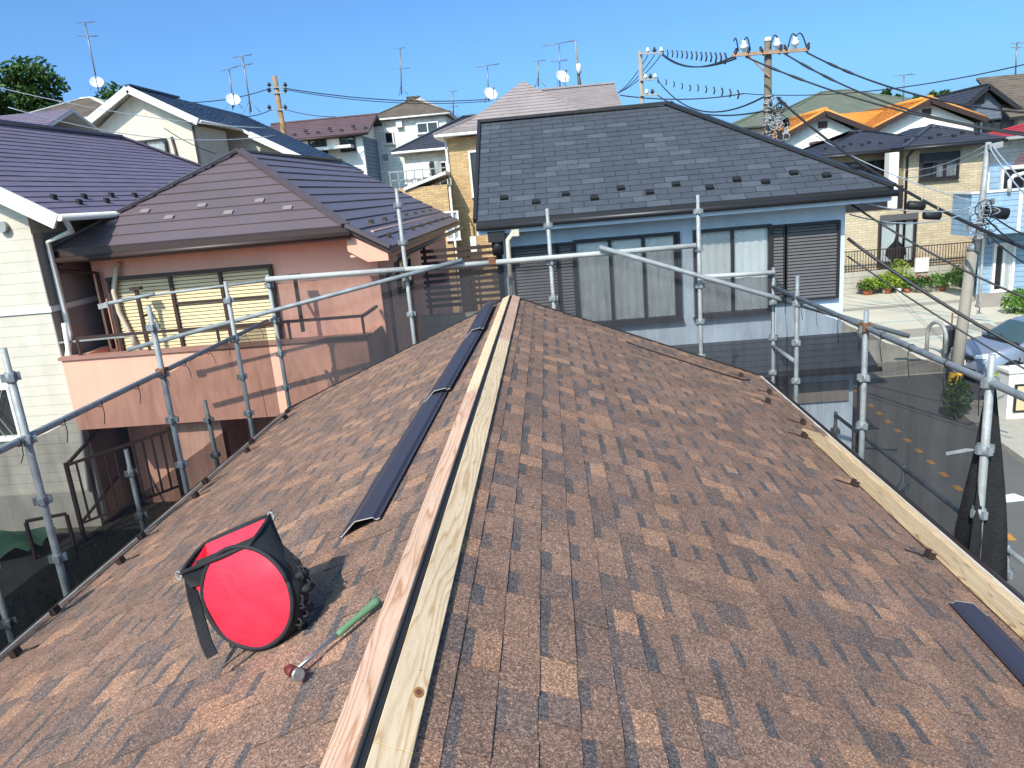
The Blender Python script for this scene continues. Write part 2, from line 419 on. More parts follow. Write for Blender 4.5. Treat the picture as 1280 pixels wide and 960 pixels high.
def piece_geo(mb, pc):
    s, la, lb, y0, y1, t, c, band, bl = pc
    lm = la + (lb-la)*bl
    h0, hm, hb = .002, .002 + (t-.002)*bl, t
    j = (rs.random()-.5) * .004
    top = [P(s, la, y0, h0), P(s, la, y1, h0), P(s, lm, y0, hm), P(s, lm, y1, hm), P(s, lb+j, y0, hb), P(s, lb+j, y1, hb)]
    bot = [P(s, la, y0, -.001), P(s, la, y1, -.001), P(s, lb+j, y0, -.001), P(s, lb+j, y1, -.001)]
    mb.add(top[:4], [(0, 1, 3, 2)], col=band or c)
    mb.add(top[2:], [(0, 1, 3, 2)], col=c)
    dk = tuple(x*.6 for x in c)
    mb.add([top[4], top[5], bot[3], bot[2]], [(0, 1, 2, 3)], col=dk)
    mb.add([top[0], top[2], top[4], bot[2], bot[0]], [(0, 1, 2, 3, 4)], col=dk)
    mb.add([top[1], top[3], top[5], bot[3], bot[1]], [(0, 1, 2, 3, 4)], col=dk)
RT = ROT.transposed()
def pix(p):
    c = RT @ (V(p) - V((0, 0, CZ))); return (CX + F*c.x/c.z, CY + F*c.y/c.z, c.z) if c.z > .05 else None
def vis_area(pc):
    s, la, lb, y0, y1 = pc[:5]
    q = [pix(P(s, l, y)) for l, y in ((la, y0), (la, y1), (lb, y1), (lb, y0))]
    if None in q: return 0
    cx = sum(p[0] for p in q)/4; cy = sum(p[1] for p in q)/4
    if not (-15 < cx < 1295 and 0 < cy < 975): return 0
    return abs(sum(q[k][0]*q[(k+1) % 4][1] - q[(k+1) % 4][0]*q[k][1] for k in range(4)))/2
pieces.sort(key=vis_area, reverse=True)
for pc in pieces[:300]:
    mb = MB(); piece_geo(mb, pc); part(roof0, "shingle", mb, M['shingle'])
mb = MB()
for pc in pieces[300:]: piece_geo(mb, pc)
part(roof0, "shingle_field", mb, M['shingle'], kind='stuff')

# ridge boards
BW, BT = .118, .022
def board(s, y0, y1, m, l0=.009, wd=BW, h=.011, name="ridge_board"):
    mb = MB(); c = .0025
    sec = [(l0, h), (l0+wd, h), (l0+wd, h+BT-c), (l0+wd-c, h+BT), (l0+c, h+BT), (l0, h+BT-c)]
    mb.prism([P(s, l, y0, hh) for l, hh in sec], (0, y1-y0, 0))
    return part(house0, name, mb, m)
for y0, y1, m in [(-2.5, 1.795, 'redpine'), (1.80, 5.7, 'redpine'), (5.704, 9.2, 'pine'), (9.204, YV+.02, 'pine')]: board(-1, y0, y1, M[m])
for y0, y1, m in [(-2.5, 1.765, 'pine'), (1.77, 4.9, 'pine'), (4.904, 7.7, 'pine'), (7.704, YV+.02, 'redpine')]: board(1, y0, y1, M[m], l0=.010)
mb = MB()
for s in (-1, 1): mb.tube([P(s, .0048, -2.5, .018), P(s, .0048, YV+.01, .018)], .0042, 8)
mb.box(RX-.008, RX+.008, -2.5, YV, RZ-.004, RZ+.013)
part(house0, "ridge_seal", mb, M['black'])
# knot and nail heads on the boards
mb = MB(); ctr = P(1, .016+.085, 2.02, .011+BT+.0004)
def disc(mb, c, s, rl, ry, h, n=14):
    t = V((s, 0, -PT))/KL; nn = V((s*PT, 0, 1))/KL
    vs = [c + t*rl*math.cos(2*math.pi*k/n) + V((0, ry*math.sin(2*math.pi*k/n), 0)) for k in range(n)]
    mb.add(vs + [v + nn*h for v in vs], [tuple(range(n, 2*n))] + [(k, (k+1) % n, (k+1) % n+n, k+n) for k in range(n)])
disc(mb, ctr, 1, .017, .026, .0012)
kn = part(house0, "knot", mb, mat("knot_wood", S(196, 138, 84, .6), .7, .35, 30, .2, 90))
mb = MB(); disc(mb, ctr + V((.0, 0, .0012)), 1, .009, .014, .0012); part(kn, "knot_core", mb, mat("knot_core_wood", S(150, 88, 58, .5), .7, .35, 60))
mb = MB(); y = 1.2
while y < YV:
    for s, l in ((-1, .07), (1, .085)):
        disc(mb, P(s, l + rs.uniform(-.02, .02), y + rs.uniform(-.1, .1), .011+BT), s, .0035, .0035, .0006, 8)
    y += .46
part(house0, "nail_heads", mb, M['galv2'], kind='stuff')

# snow guards
def guard_mesh():
    mb = MB()   # local: x down-slope, y along eave, z normal
    mb.box(-.16, .0, -.012, .012, .009, .0125)
    mb.box(-.002, .003, -.035, .035, .009, .062)
    mb.box(.003, .045, -.035, -.031, .009, .060); mb.box(.003, .045, .031, .035, .009, .060); mb.box(.003, .04, -.006, .006, .009, .045)
    mb.box(.003, .045, -.031, .031, .009, .0125)
    return mb.mesh("snow_guard")
gme = guard_mesh(); gme.materials.append(mat("brown_snow_guard_metal", (.035, .024, .02), .4, .1))
def rmat(s, l, y, h=0, rz=0.0):
    p = P(s, l, y, h); ax = V((s, 0, -PT))/KL; nz = V((s*PT, 0, 1))/KL; ay = nz.cross(ax)
    m = Matrix(((ax.x, ay.x, nz.x, p.x), (ax.y, ay.y, nz.y, p.y), (ax.z, ay.z, nz.z, p.z), (0, 0, 0, 1)))
    return m @ Matrix.Rotation(rz, 4, 'Z')
for y in (3.05, 4.39, 5.72, 7.15, 8.55, 9.95): inst(house0, "snow_guard", gme, rmat(-1, 3.52, y, .003))
for y in (3.7, 5.05, 6.35, 7.73, 9.1, 10.5): inst(house0, "snow_guard", gme, rmat(-1, 3.70, y, .003))
for y in (2.3, 3.65, 4.98, 6.32, 7.66, 9.0, 10.31): inst(house0, "snow_guard", gme, rmat(1, 3.40, y, .003))
for y in (8.35, 9.69): inst(house0, "snow_guard", gme, rmat(1, 3.63, y, .003))

# ------------------------------------------------------------------ loose things on the roof
def flashing(label, s, l, y, length, rz, lift=0.0, flip=1):
    """folded ridge-cover strip; local x down-slope, y along, z normal"""
    prof = [(-.155, .012), (-.127, .012), (-.115, .032), (.0, .052), (.125, .006), (.133, .010)]
    if flip < 0: prof = [(-x, z) for x, z in prof][::-1]
    prof = [(x*.88, z + lift) for x, z in prof]
    o = bpy.data.objects.new("ridge_flashing", None); COL.objects.link(o); m4 = rmat(s, l, y, .012, rz); o.matrix_world = m4; MW[o] = m4
    tag(o, label, "metal flashing", "loose ridge flashing strips")
    mb = MB(); th = .0022
    for (x0, z0), (x1, z1) in zip(prof, prof[1:]):
        mb.prism([(x0, 0, z0), (x1, 0, z1), (x1, 0, z1-th), (x0, 0, z0-th)], (0, length, 0))
    part(o, "sheet", mb, M['flash'], local=True)
    mb = MB()
    for (x0, z0), (x1, z1) in zip(prof, prof[1:]):
        mb.prism([(x0, -.003, z0+.001), (x1, -.003, z1+.001), (x1, -.003, z1-.0035), (x0, -.003, z0-.0035)], (0, .002, 0))
    part(o, "cut_edge", mb, M['edge'], local=True); mb = MB()
    for (x0, z0), (x1, z1) in zip(prof, prof[1:]):
        mb.prism([(x0, length+.001, z0+.001), (x1, length+.001, z1+.001), (x1, length+.001, z1-.0035), (x0, length+.001, z0-.0035)], (0, .002, 0))
    part(o, "cut_edge", mb, M['edge'], local=True)
    return o
# upslope side is -x: wide wing with lip faces the ridge
def flash_at(label, s, pa, pb, lift, flip):
    (l0, y0), (l1, y1) = pa, pb
    ln = math.hypot(l1-l0, y1-y0); ang = -math.atan2(l1-l0, abs(y1-y0))
    return flashing(label, s, l0, y0, ln, ang if s > 0 else ang, lift, flip)
# for s = -1 the local frame has x down-slope (towards -X) and y = n x (down-slope) pointing along -Y, so strips run towards -Y from their far end
flash_at("dark violet folded metal strip lying nearest, its cut end towards the viewer", -1, (.50, 6.22), (.555, 3.67), .0, 1)
flash_at("dark violet folded metal strip in the middle of the overlapping row beside the ridge boards", -1, (.375, 8.72), (.46, 6.14), .022, 1)
flash_at("dark violet folded metal strip farthest up the row, by the far ridge end", -1, (.355, 10.75), (.35, 8.64), .042, 1)
flash_at("dark metal flashing strip at the right edge of the roof beside the weathered plank", 1, (3.13, 1.6), (3.275, 4.2), .0, 1)

# planks along the right eave
mb = MB(); y0, y1 = 3.55, 7.95
mb.prism([P(1, 3.50, y0, .014), P(1, 3.705, y0, .014), P(1, 3.705, y0, .046), P(1, 3.50, y0, .046)], (0, y1-y0, 0))
solo("plank", mb, M['plank'], "wide weathered pale timber board laid along the right eave", "plank", loc=P(1, 3.6, y0))
mb = MB()
mb.prism([P(1, 3.722, y0-.1, .014), P(1, 3.80, y0-.1, .014), P(1, 3.80, y0-.1, .058), P(1, 3.722, y0-.1, .058)], (0, y1-y0, 0))
solo("batten", mb, M['pine'], "narrow thick timber batten at the very edge of the right eave, outside the wide board", "batten", loc=P(1, 3.75, y0))
# cable on the roof
mb = MB(); mb.tube([P(1, l, y, .02) for l, y in ((1.70, 10.12), (1.9, 10.06), (2.3, 10.03), (2.75, 10.01), (3.1, 10.0), (3.4, 10.06), (3.52, 10.2))], .009, 6)
solo("roof_cable", mb, M['wire'], "thin black cable lying down the right slope near the far verge", "cable", loc=P(1, 2.6, 10))

# hammer
hm = thing("hammer", "steel hammer with a green rubber grip and reddish brown head lying on shingles", "hammer", P(-1, .44, 2.31, .02))
h0, h1 = P(-1, .435, 2.325, .045), P(-1, .155, 2.625, .038)
ax = (h1-h0).normalized(); nn = V((-PT, 0, 1))/KL; sd = nn.cross(ax)
mb = MB(); mb.tube([h0 - ax*.01, h0 + ax*.08, h0 + ax*.22], [.0075, .0085, .0095], 10)
part(hm, "shaft", mb, mat("polished_steel", S(214, 212, 206), .25, .08, metal=.9))
mb = MB(); mb.tube([h0 + ax*.20, h0 + ax*.22, h0 + ax*.29, h0+ax*.34, h0+ax*.39, h1], [.0105, .014, .0135, .016, .018, .0165], 12)
gp = part(hm, "grip", mb, mat("green_rubber_grip", S(108, 144, 106, .7), .6, .15, 8, .1, 120, bump=.4, bs=220))
mb = MB(); e = V((-1, 0, -PT)) / KL
hd = (P(-1, .365, 2.255, .05) - P(-1, .50, 2.395, .05)).normalized()
c = h0 - ax*.004
mb.tube([c - hd*.095 - nn*.016, c - hd*.06 + nn*.0, c - hd*.03 + nn*.004, c + hd*.025 + nn*.004], [.006, .015, .021, .022], 10)
mb.tube([c + hd*.025 + nn*.004, c + hd*.05 + nn*.004], [.016, .016], 10)
part(hm, "head", mb, mat("red_brown_hammer_head", S(128, 62, 54, .8), .4, .25, 20, metal=.3))
mb = MB(); mb.tube([c + hd*.05 + nn*.004, c + hd*.062 + nn*.004, c+hd*.066+nn*.004], [.0235, .0245, .021], 14)
part(hm, "face", mb, mat("worn_steel_face", S(196, 196, 192), .35, .2, 40, metal=.8))

# tool bag: stands on the left slope, local x = up-slope, y = away from the viewer, z = roof normal
bgm = rmat(-1, .72, 2.69, .012)
m3 = Matrix(((-bgm[0][0], 0, bgm[0][2], bgm[0][3]), (-bgm[1][0], 1, bgm[1][2], bgm[1][3]), (-bgm[2][0], 0, bgm[2][2], bgm[2][3]), (0, 0, 0, 1))) @ Matrix.Rotation(-.16, 4, 'Z') @ Matrix.Rotation(-.24, 4, 'X') @ Matrix.Scale(.95, 4)
bag = bpy.data.objects.new("tool_bag", None); COL.objects.link(bag); bag.matrix_world = m3; MW[bag] = m3
tag(bag, "open black tool bag with a round bright red front standing on shingles", "tool bag")
M['nylon'] = mat("black_nylon", (.016, .016, .018), .75, .3, 12, .2, 160, bump=.5, bs=120, bd=.006)
def m_red():
    t = NT("red_bag_cloth")
    n = t.noise(9, 4, dist=.6); c = t.mul(S(246, 44, 66, .86), t.rng(n, .93, 1.06))
    t.bump(t.math('ADD', t.math('MULTIPLY', t.noise(5, 3, dist=1.2), 1.0), t.math('MULTIPLY', t.noise(150, 2), .03)), .35, .03)
    return t.done(c, .55, 0, .4)
M['red'] = m_red()
BRD, BDP = .245, .13
sec = []
for k in range(0, 25):
    a = math.radians(-8 - 205*k/24); sec.append((BRD*math.cos(a) , BRD + BRD*math.sin(a)))
sec = [(.120, .50), (.19, .37)] + sec + [(-.285, .38), (-.292, .50)]
ns = len(sec); mb = MB(); rj = random.Random(3)
rings = [(-.0, .95), (.015, 1.0), (.05, 1.02), (.08, 1.02), (.11, .99), (BDP, .93)]
vs = []
for d, f in rings:
    for x, z in sec:
        if z > .45: vs.append((x, d*1.6, z - .05 + .09*d/BDP))
        else: vs.append((x*f + rj.uniform(-.004, .004), d, BRD + (z-BRD)*f + rj.uniform(-.004, .004)))
fs = [(i*ns+k, i*ns+k+1, (i+1)*ns+k+1, (i+1)*ns+k) for i in range(len(rings)-1) for k in range(ns-1)]
fs += [tuple(range(ns)), tuple(range((len(rings)-1)*ns, len(rings)*ns))]
mb.add(vs, fs, smooth=True); body = part(bag, "body", mb, M['nylon'], local=True)
mb = MB()     # red lining, an inset open trough
lin_s = [(.105, .49), (.14, .36), (.13, .22), (-.05, .17), (-.2, .22), (-.26, .38), (-.275, .49)]
vs = [(x, .014, z - (.05 if z > .45 else 0)) for x, z in lin_s] + [(x, (BDP*1.6-.014) if z > .45 else BDP-.012, z + (.04 if z > .45 else 0)) for x, z in lin_s]; n = len(lin_s)
mb.add(vs, [(k, k+1, k+1+n, k+n) for k in range(n-1)] + [tuple(range(n)), tuple(range(n, 2*n))])
part(bag, "lining", mb, M['red'], local=True)
mb = MB()     # inner divider, its black standing in for shade in the mouth
mb.prism([(.11, .07, .28), (-.25, .07, .28), (-.268, .085, .478), (.108, .085, .478)], (0, .012, 0)); part(bag, "divider", mb, M['nylon'], local=True)
mb = MB(); rim = [(-.292, .0, .475), (-.30, .04, .495), (-.30, .09, .515), (-.287, .125, .515), (-.26, .137, .513), (-.06, .142, .515), (.06, .140, .513), (.105, .133, .51), (.125, .10, .512), (.127, .05, .49), (.12, .0, .475), (-.06, -.012, .47), (-.292, .0, .475)]
rim = [(x, y*1.55, .455 + .085*max(0, y)/.14) for x, y, z in rim]
mb.tube(rim, .010, 8); part(bag, "zipper_rim", mb, M['nylon'], local=True)
mb = MB()     # front disc, slightly domed with soft creases
nr, na = 9, 40; vs = [(0, -.030, BRD)]
for i in range(1, nr+1):
    r = .228*i/nr
    for k in range(na):
        a = 2*math.pi*k/na; bul = -.030*(1-(r/.228)**2.4) - .004*math.sin(3*a+1)*(r/.228) - .004*math.sin(7*a+r*30)*(r/.228)**2
        vs.append((r*math.cos(a), bul-.006, BRD + r*math.sin(a)))
fs = [(0, 1+k, 1+(k+1) % na) for k in range(na)]
fs += [(1+(i-1)*na+k, 1+i*na+k, 1+i*na+(k+1) % na, 1+(i-1)*na+(k+1) % na) for i in range(1, nr) for k in range(na)]
mb.add(vs, fs, smooth=True); part(bag, "front_panel", mb, M['red'], local=True)
mb = MB(); mb.tube([(.232*math.cos(2*math.pi*k/40), -.006, BRD+.232*math.sin(2*math.pi*k/40)) for k in range(41)], .0105, 8)
part(bag, "piping", mb, M['nylon'], local=True)
mb = MB()     # soft pockets and webbing loops around the base
for k in range(12):
    a = math.radians(-165 + 165*k/11 + rj.uniform(-5, 5)); rr = BRD + .004; tx = V((-math.sin(a), 0, math.cos(a))); no = V((math.cos(a), 0, math.sin(a)))
    c = V((rr*math.cos(a), .07 + .03*rj.random(), max(.02, BRD + rr*math.sin(a)))); l_ = rj.uniform(.03, .05)
    mb.tube([c - V((0, l_, 0)) - no*.01, c - V((0, l_*.5, 0)) + no*.006, c + no*rj.uniform(.006, .016), c + V((0, l_*.6, 0))], [.010, rj.uniform(.014, .022), rj.uniform(.016, .024), .010], 7)
part(bag, "pockets", mb, M['nylon'], local=True, kind='stuff')
mb = MB()
for k in range(30):
    a = math.radians(-170 + 185*k/29 + rj.uniform(-4, 4)); no = V((math.cos(a), 0, math.sin(a))); tx = V((-math.sin(a), 0, math.cos(a))); d = rj.uniform(.01, .11)
    c = V((0, d, BRD)) + no*(BRD+.006); h = rj.uniform(.012, .032); w_ = rj.uniform(.008, .02)
    if (c+no*h).z < .0: c.z += .03; h = .008
    mb.tube([c-tx*w_, c-tx*w_*.7+no*h*.8, c+no*h+V((0, rj.uniform(-.015, .015), 0)), c+tx*w_*.8+no*h*.7, c+tx*w_], .0055, 5)
part(bag, "webbing_loops", mb, M['nylon'], local=True, kind='stuff')
def strap(name, pts, wd, side):
    mb = MB(); s_ = V(side)*wd/2; m = len(pts); vs = []
    for p in pts: vs += [V(p)-s_, V(p)+s_]
    mb.add(vs, [(2*i, 2*i+1, 2*i+3, 2*i+2) for i in range(m-1)], smooth=True)
    mb.add([v + V((0, -.006, .002)) for v in vs], [(2*i, 2*i+1, 2*i+3, 2*i+2) for i in range(m-1)], smooth=True)
    return part(bag, name, mb, M['nylon'], local=True)
strap("shoulder_strap", [(-.265, .02, .42), (-.285, .015, .34), (-.292, .005, .24), (-.285, -.02, .13), (-.275, -.03, .09), (-.262, -.04, .06)], .05, (.55, .8, 0))
strap("strap_end", [(-.10, -.01, .03), (-.13, -.06, .025), (-.17, -.11, .012)], .03, (.6, -.6, 0))
strap("side_strap", [(.125, .12, .46), (.175, .11, .38), (.235, .09, .30), (.245, .09, .2)], .05, (.3, 1, 0))
for q in ((-.298, -.006, .45), (.125, .20, .53)):
    mb = MB(); mb.tube([V(q) + V((.014*math.cos(2*math.pi*k/10), 0, .02*math.sin(2*math.pi*k/10))) for k in range(11)], .004, 6)
    part(bag, "buckle", mb, M['galv'], local=True)

# ------------------------------------------------------------------ scaffold
scaf = thing("scaffolding", "grey steel tube scaffolding with clamps standing around the brown roof", "scaffolding", (RX, 5, 0))
PR = .033
cm = MB()
cm.tube([(0, 0, -.045), (0, 0, .045)], .042, 10)
for k in range(4):
    a = k*math.pi/2 + .4; cm.obox((.052*math.cos(a), .052*math.sin(a), 0), (.020*math.cos(a), .020*math.sin(a), 0), (-.018*math.sin(a), .018*math.cos(a), 0), (0, 0, .034))
cme = cm.mesh("clamp"); cme.materials.append(M['galv2'])
def post(x, y, zt, zb=0.0, m='galv', first=None, lean=(0, 0), step=.56):
    mb = MB(); mb.tube([(x-lean[0], y-lean[1], zb), (x, y, zt-.22), (x, y, zt-.215), (x, y, zt)], [PR, PR, PR*.8, PR*.8], 10)
    p = part(scaf, "post", mb, M[m]); z = first if first is not None else zt - .3
    MW[p] = MW[scaf].copy()
    while z > max(zb, .5):
        k = (zt - z)/(zt - zb)
        inst(p, "clamp", cme, Matrix.Translation((x-lean[0]*k, y-lean[1]*k, z)) @ Matrix.Rotation(R.uniform(-.3, .3), 4, 'Z')); z -= step
    return p
for y, zt, m in ((1.25, 4.72, 'galv'), (3.55, 4.72, 'galv'), (5.89, 4.70, 'galv'), (8.24, 4.70, 'galv2'), (10.35, 4.72, 'galv')): post(-4.6, y, zt, m=m, first=4.45)
post(-4.46, 11.6, 4.66, first=4.5)
post(-2.26, 11.6, 5.80, first=5.55); post(0.0, 11.6, 5.31, first=5.06); post(2.26, 11.6, 5.32, first=5.08)
post(3.4, 11.68, 4.14, m='galv2', first=3.6); post(3.4, 10.55, 4.14, m='galv2', first=3.75); post(3.4, 8.24, 4.02, m='galv2', first=3.82)
post(3.4, 5.87, 4.05, first=3.82); post(3.4, 3.5, 4.05, first=3.82); post(3.4, 1.2, 4.05, first=3.82)
for y in (5.9, 8.25, 10.4): post(-5.25, y, 3.0 if y > 6 else 2.6, m='galv2', first=2.7)
for y in (4.4, 6.6, 8.7, 10.9): post(4.1, y, 2.0, m='galv2', first=1.7)
def pipe(p, q, r=.031, m='galv', name="pipe", ext=0):
    mb = MB(); p, q = V(p), V(q); t = (q-p).normalized(); a, b_ = p-t*ext, q+t*ext
    mb.tube([a, p + (q-p)*.5, b_], r, 10); o = part(scaf, name, mb, M[m])
    return o
pipe((-4.6, -2.0, 3.89), (-4.6, 11.65, 3.93))
pipe((3.4, -2.0, 3.80), (3.4, 11.7, 3.84), m='galv2')
pipe((-4.47, 11.53, 4.60), (-2.26, 11.53, 4.58), m='pipewhite', r=.042); pipe((-2.26, 11.53, 4.58), (-.9, 11.53, 4.575), m='pipewhite', r=.038); pipe((-.9, 11.53, 4.575), (2.2, 11.53, 4.58), m='pipewhite', r=.040)
pipe((2.26, 11.6, 4.09), (3.4, 11.62, 4.07), m='pipewhite', r=.036)
pipe(at(160, 437, 11.42), at(578, 325, 11.46), r=.036, m='galv2'); pipe(at(749, 309, 11.44), at(1136, 420, 11.42), r=.038, m='galv2')
pipe((3.4, 11.68, 2.9), (3.4, 10.55, 2.9), m='galv2')
for y in (4.4, 6.6, 8.7, 10.9):
    pipe((3.4, y, 1.55), (4.15, y, 1.55), m='galv2', r=.026); pipe((-5.3, y, 1.6), (-4.6, y, 1.6), m='galv2', r=.026)
pipe((4.1, 4.4, 1.95), (4.1, 10.9, 1.95), m='galv2', r=.026)
for y in (4.4, 6.6, 8.7):
    dk = MB()
    for k in range(9): dk.box(3.5+.06*k, 3.525+.06*k, y+.05, y+2.1, 1.575, 1.60)
    for k in range(8): dk.box(3.5, 4.01, y+.1+.28*k, y+.13+.28*k, 1.572, 1.598)
    part(scaf, "walkway_grating", dk, M['galv2'])
mb = MB()
for q in ((-.9, 11.53, 4.6), (3.4, 8.24, 3.84), (-4.6, 8.24, 3.92)): mb.obox(q, (.05, 0, 0), (0, .055, 0), (0, 0, .045))
part(scaf, "pipe_coupler", mb, M['rust'])
mb = MB(); mb.tube([at(641, 292, 11.9), at(635, 300, 11.9), at(636, 320, 11.9), at(640, 372, 11.9), at(641, 420, 11.9)], .04, 10); mb.obox(at(644, 291, 11.9), (.06, 0, 0), (0, .05, 0), (0, 0, .05))
solo("curved_pipe", mb, mat("cream_plastic_pipe", S(220, 208, 184, .7), .5, .1), "cream bent pipe rising behind the far ridge end", "pipe", loc=(0, 11.9, 4))
# laundry extension clamp pole across the left corner
mb = MB(); mb.tube([(-6.7, 11.3, 4.50), (-4.47, 11.55, 4.58)], .022, 8); mb.tube([(-7.0, 11.3, 4.44), (-6.2, 11.35, 4.53)], .03, 8)
mb.obox((-7.02, 11.3, 4.42), (.08, 0, .01), (0, .03, 0), (0, 0, .04)); part(scaf, "pipe", mb, M['galv'])

# nets
def net(label, a, b_, zb, zt0, zt1, nx=26, nz=18, amp=.035, seed=1):
    a, b_ = V((a[0], a[1], 0)), V((b_[0], b_[1], 0)); t = (b_-a); nrm = V((-t.y, t.x, 0)).normalized(); rn_ = random.Random(seed)
    ph = [rn_.uniform(0, 6) for _ in range(6)]; vs = []
    for j in range(nz+1):
        for i in range(nx+1):
            f = i/nx; g = j/nz; zt = zt0 + (zt1-zt0)*f - .012*math.sin(math.pi*f*3)**2
            z = zb + (zt-zb)*g; edge = 1-(abs(2*f-1))**6
            w_ = amp*(math.sin(f*17+ph[0]+g*3)+.7*math.sin(f*41+ph[1]-g*5)+.6*math.sin(g*9+f*6+ph[2])) * (.3+.7*(1-g)) * edge
            p = a + t*f + nrm*w_; vs.append((p.x, p.y, z))
    mb = MB(); mb.add(vs, [(j*(nx+1)+i, j*(nx+1)+i+1, (j+1)*(nx+1)+i+1, (j+1)*(nx+1)+i) for j in range(nz) for i in range(nx)], smooth=True)
    return solo("scaffold_net", mb, M['net'], label, "safety net", "black safety nets hung on the scaffolding", loc=(a+b_)/2)
LY = [(-1.0, 3.55), (3.55, 5.89), (5.89, 8.24), (8.24, 10.35), (10.35, 11.6)]
lab = ["black mesh net on the left side, at the bottom left corner of the picture", "black mesh net on the left side in front of the white house base", "black mesh net on the left side in front of the salmon balcony's left half", "black mesh net on the left side in front of the salmon balcony's right half", "black mesh net at the far left corner beside the corner post"]
for k, (y0, y1) in enumerate(LY): net(lab[k], (-4.63, y0), (-4.63, y1), .5, 3.87, 3.9, seed=k)
gl = ["black mesh net across the gable end in front of the salmon balcony rail", "black mesh net across the gable end in front of the grey block wall", "black mesh net across the gable end in front of the curtained window", "black mesh net across the gable end under the lower right pipe"]
for k, (y0, y1) in enumerate([(3.0, 6.6), (6.6, 11.0)]): net(["lower outer black mesh net by the walkway at the far left, nearer half", "lower outer black mesh net by the walkway at the far left, farther half"][k], (-5.3, y0), (-5.3, y1), .1, 2.35, 2.35, seed=40+k)  # second net layer, added to darken the yard behind it
for k, (x0, x1, a, c) in enumerate([(-4.46, -2.26, 4.52, 4.52), (-2.26, 0, 4.54, 4.54), (0, 2.26, 4.54, 4.54), (2.26, 3.4, 4.04, 4.02)]): net(gl[k], (x0, 11.66), (x1, 11.66), .5, a, c, seed=10+k)
rl = ["black mesh net on the right side nearest the far corner of the scaffold", "black mesh net on the right side in front of the low black roof", "black mesh net on the right side in front of the street with orange dashes"]
for k, (y0, y1) in enumerate([(11.68, 10.55), (10.55, 8.24), (8.24, 5.95)]): net(rl[k], (3.44, y0), (3.44, y1), .4, 3.98 if k == 0 else 3.76, 3.76, seed=20+k)
# bundled end of the net hanging on the nearest right post
mb = MB(); rj = random.Random(4); na, nz = 22, 16; vs = []
for j in range(nz+1):
    g = j/nz; z = 3.72 - 2.9*g; rad = .035 + .16*min(1, g*2.2) - .03*g
    for k in range(na):
        a = 2*math.pi*k/na; r = rad*(1+.35*math.sin(5*a+g*4)+.18*math.sin(9*a-3*g))
        vs.append((3.47+.03*g + r*math.cos(a)*.8, 5.98 - .02 + r*math.sin(a)*1.0, z))
mb.add(vs, [(j*na+k, j*na+(k+1) % na, (j+1)*na+(k+1) % na, (j+1)*na+k) for j in range(nz) for k in range(na)], smooth=True)
solo("net_bundle", mb, mat("bunched_black_net", (.011, .011, .012), .9, .3, 6, .2, 60, bump=.6, bs=30, bd=.02), "bunched black netting hanging beside the nearest right scaffold post", "safety net", loc=(3.5, 6, 2.5))
# cable ties on the rails
mb = MB()
for k in range(11):
    y = 5.2 + k*.6 + R.uniform(-.05, .05); c = V((-4.6, y, 3.905)); a = R.uniform(0, 6)
    mb.tube([c + V((.036*math.cos(q*.7), 0, .036*math.sin(q*.7))) for q in range(10)], .005, 5)
    mb.tube([c + V((.03, 0, -.03)), c + V((.05, .04*math.cos(a), -.1)), c + V((.04, .08*math.cos(a), -.16-.05*R.random()))], .004, 4)
for k in range(9):
    y = 5.9 + k*.62 + R.uniform(-.05, .05); c = V((3.4, y, 3.825)); a = R.uniform(0, 6)
    mb.tube([c + V((.036*math.cos(q*.7), 0, .036*math.sin(q*.7))) for q in range(10)], .005, 5)
    mb.tube([c + V((-.03, 0, -.03)), c + V((-.05, .04*math.cos(a), -.1)), c + V((-.04, .08*math.cos(a), -.2-.1*R.random()))], .004, 4)
part(scaf, "net_ties", mb, M['wire'], kind='stuff')
